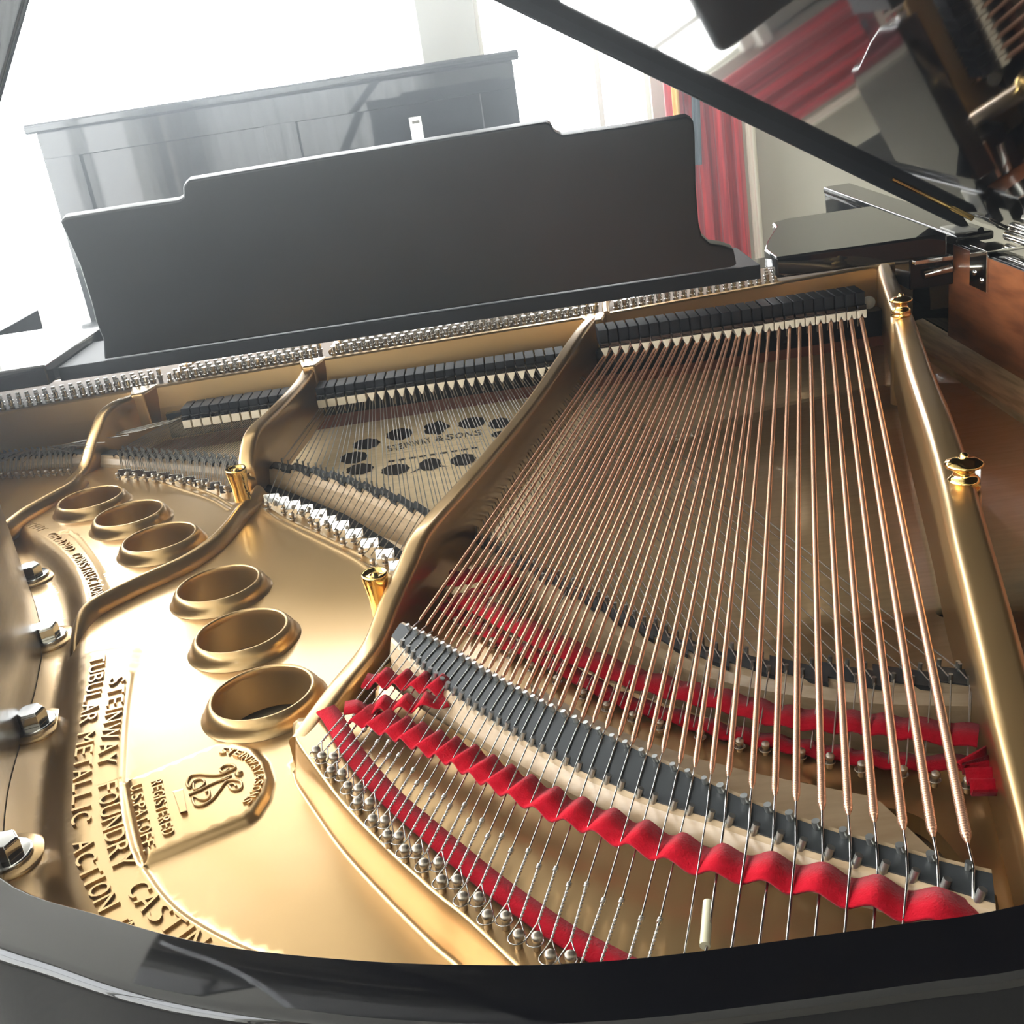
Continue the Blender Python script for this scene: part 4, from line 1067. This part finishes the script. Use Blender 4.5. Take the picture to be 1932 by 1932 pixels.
# ================================================================== MUSIC DESK AND TRAY
YD = 1.43
def D3(px, py, z=None): return UY(px, py, YD)
desk_px = [(195, 640), (182, 610), (172, 570), (150, 500), (113, 418), (122, 411), (250, 391), (336, 379), (346, 372), (345, 352), (356, 341), (600, 300), (850, 260), (1030, 231), (1040, 236), (1047, 250), (1062, 256), (1180, 240), (1296, 221), (1308, 227), (1311, 250), (1313, 350), (1318, 420), (1324, 445), (1340, 460), (1362, 463), (1384, 470), (1390, 500), (1380, 535), (800, 620), (300, 690), (205, 705)]
def lean(p): return 1.365-.020*(p.z-.108)/.18
dp = []
for q in desk_px:
    p = UY(q[0], q[1], 1.42); y = lean(p); p = UY(q[0], q[1], y); dp.append(p)
zmin = .108
dp = [Vector((p.x, lean(p), max(p.z, zmin))) for p in dp]
n = len(dp); nrm = Vector((0, -1, -.055/.19)).normalized()*.0
tv = Vector((0, .016, .004))
mb = MB(); mb.add([p for p in dp]+[p+tv for p in dp], [tuple(range(n))[::-1], tuple(range(n, 2*n))]+[(i, (i+1) % n, n+(i+1) % n, n+i) for i in range(n)])
part(mb, 'music_desk', BLACKS, 'matt black music desk with stepped top', bevel=.0025, seg=3)
yt = 1.361
part(MB().box(-.585, .305, yt, 1.50, .090, .1075), 'desk_tray', BLACKM, bevel=.001)
for side in (1, -1):
    A0 = .318; Bx = .522
    if side == 1: pl_ = [(A0, 1.335), (Bx, 1.325), (Bx, 1.60), (.40, 1.60), (.375, 1.585), (.372, 1.55), (.335, 1.45), (A0+.002, 1.40)]
    else: pl_ = [(-.62, 1.335), (-.62, 1.60), (-.83, 1.60), (-.83, 1.325)][::-1]; 
    part(MB().prism(pl_ if side == 1 else [(-.83, 1.330), (-.588, 1.335), (-.588, 1.60), (-.83, 1.60)], .093, .119), 'tray_wing', BLACK, bevel=.003)
# chromed slide and guide blocks at the straight side
part(MB().box(.498, .555, 1.386, 1.44, .042, .103), 'guide_block', BLACK, bevel=.002)
part(MB().box(.500, .548, 1.372, 1.392, .076, .082), 'guide_strip', CHROME, bevel=.001)
part(MB().tube([V(.515, 1.384, .060), V(.55, 1.384, .064)], .006, 12), 'guide_roller', CHROME)
part(MB().box(.552, .60, 1.375, 1.95, ZR-.001, ZR+.010), 'rim_cap_rail', BLACK, bevel=.003)
part(MB().box(-.84, .60, 1.64, 1.72, -.10, .045), 'fall_board', BLACK, bevel=.003)
part(MB().box(-.84, .60, 1.72, 1.95, -.14, -.10), 'key_bed', BLACK, bevel=.003)
wk = MB(); wk.box(-.66, .50, 1.73, 1.88, -.10, -.082)
part(wk, 'keyboard', mat('ivory_keys', (.8, .78, .7), .3))
for lx, ly_ in ((-.74, 1.75), (.50, 1.75), (.18, .50)):
    part(MB().hexa([V(lx-.03, ly_-.03, FZ+.05), V(lx+.03, ly_-.03, FZ+.05), V(lx+.03, ly_+.03, FZ+.05), V(lx-.03, ly_+.03, FZ+.05)], [V(lx-.055, ly_-.055, -.26), V(lx+.055, ly_-.055, -.26), V(lx+.055, ly_+.055, -.26), V(lx-.055, ly_+.055, -.26)]).lathe([(.02, 0), (.02, .05)], (lx, ly_, FZ), 16), 'leg', BLACK, bevel=.004)

# ================================================================== THE LID
XH, ZH, LA = .604, .106, math.radians(31.9)
def lidp(u, y, h): # u along the lid from the hinge, h above its underside
    return Vector((XH-u*math.cos(LA)-h*math.sin(LA), y, ZH+u*math.sin(LA)-h*math.cos(LA)*-1))
LY = 1.42
outl = [p for p in off(RIM, SGN*(TH+.012))]
lo = [(XH-p.x, p.y) for p in outl if p.y < LY-.01]
lo = [(max(0, u), y) for u, y in lo]
lo = [(0.0, LY)]+lo+[(lo[-1][0]+.003, LY)]
n = len(lo); bot = [lidp(u, y, 0) for u, y in lo]; top = [lidp(u, y, .021) for u, y in lo]
LID = part(MB().add(bot+top, [tuple(range(n)), tuple(range(n, 2*n))[::-1]]+[(i, n+i, n+(i+1) % n, (i+1) % n) for i in range(n)]), 'lid', BLACK, 'raised glossy black lid, underside seen')
def lidsub(mb, name, m, **k): return mb.build(name, m, LID, **k)
def lbox(u0, u1, y0, y1, h0, h1): return MB().hexa([lidp(u0, y0, h0), lidp(u1, y0, h0), lidp(u1, y1, h0), lidp(u0, y1, h0)][::-1], [lidp(u0, y0, h1), lidp(u1, y0, h1), lidp(u1, y1, h1), lidp(u0, y1, h1)][::-1])
U1 = lo[-1][0]
lidsub(lbox(.035, U1, LY-.006, LY+.012, -.034, .021), 'front_lip', BLACKM, bevel=.003)
lidsub(lbox(0.0, U1, LY-.40, LY+.012, .022, .042), 'folded_front_flap', BLACK, bevel=.003)
hg = MB()
hg.tube([lidp(.02, LY-.008, -.001), lidp(.14, LY-.008, -.001)], .0032, 8)
lidsub(hg, 'piano_hinge', BRASS)
# hinge set at the straight side
def hinge(yc):
    e = MB(); e.box(.5505, .5535, yc-.024, yc+.024, .052, ZR+.004); e.box(.5505, .600, yc-.024, yc+.024, ZR+.002, ZR+.006)
    for dz_, dy_ in ((.016, -.011), (.022, .010)): e.lathe([(.0035, 0), (.003, .0018), (0, .0022)], (.5505, yc+dy_, .048+dz_), 12, Vector((-1, 0, 0)))
    h = part(e, 'hinge_bracket', CHROME, bevel=.0006)
    MB().tube([V(.590, yc-.07, ZR+.014), V(.590, yc+.01, ZR+.014)], .0065, 14).tube([V(.590, yc-.0712, ZR+.014), V(.590, yc-.069, ZR+.014)], .0035, 10).build('hinge_barrel', CHROME, h, bevel=0)
    MB().tube([V(.583, yc-.065, ZR+.028), V(.583, yc+.015, ZR+.028)], .0065, 14).build('hinge_barrel', CHROME, h)
    pl2 = lbox(.012, .060, yc-.02, yc+.02, -.0035, -.0005); pl2.build('hinge_plate', CHROME, LID, bevel=.0006)
    return h
p_h = U(1840, 470, ZR); hinge(1.305); hinge(.52)
bmp = part(MB().box(.556, .585, p_h.y+.06, p_h.y+.11, ZR, ZR+.012), 'lid_rest_pad', PAPER if False else mat('grey_rubber_pad', (.35, .34, .30), .4), bevel=.001)
# lid prop on the bent side
pa = V(-.765, 1.28, ZR); pb = lidp(1.02, 1.10, -.01)
prs = []
def z_of(px, py, y): return UY(px, py, y)
q0 = z_of(-28, 130, 1.12); q1 = z_of(8, 0, 1.12)
dirp = (q1-q0).normalized(); qa = q0-dirp*((q0.z-ZR)/dirp.z); 
t_ = 0
P_ = q0.copy()
while True:
    P_ = q0+dirp*t_; zl = ZH+(XH-P_.x)*math.tan(LA)
    if P_.z > zl-.012 or t_ > 1.5: break
    t_ += .005
sd = Vector((dirp.z, 0, -dirp.x))
def pbox(A, B, w_, d_): return MB().hexa([A-sd*w_+V(0, -d_, 0), A+sd*w_+V(0, -d_, 0), A+sd*w_+V(0, d_, 0), A-sd*w_+V(0, d_, 0)], [B-sd*w_+V(0, -d_, 0), B+sd*w_+V(0, -d_, 0), B+sd*w_+V(0, d_, 0), B-sd*w_+V(0, d_, 0)])
part(pbox(qa, P_, .019, .008), 'lid_prop', BLACK, 'black stick holding the lid open', bevel=.003)

hm = bpy.data.materials.new('glare_volume'); hm.use_nodes = True; hn = hm.node_tree.nodes; hn.remove(hn['Principled BSDF'])  # added scatter volume, stands in for lens glare; the room air is clear
vs_ = hn.new('ShaderNodeVolumeScatter'); vs_.inputs['Density'].default_value = .046; vs_.inputs['Anisotropy'].default_value = .82; vs_.inputs['Color'].default_value = (.86, .93, 1, 1)
hm.node_tree.links.new(vs_.outputs[0], hn['Material Output'].inputs['Volume'])
hz = MB().box(XL+.02, XR-.02, -1.2, YF-.16, FZ+.01, CZ-.01).build('glare_volume', hm); tag(hz, 'added scatter volume imitating lens glare from the bright windows', 'glare volume', kind='stuff')
# ------------------------------------------------------------------ lift everything onto the floor
for o in list(COL.objects):
    if o.parent is None and o.type in {'MESH', 'EMPTY', 'CURVE'}: o.location.z += Z0
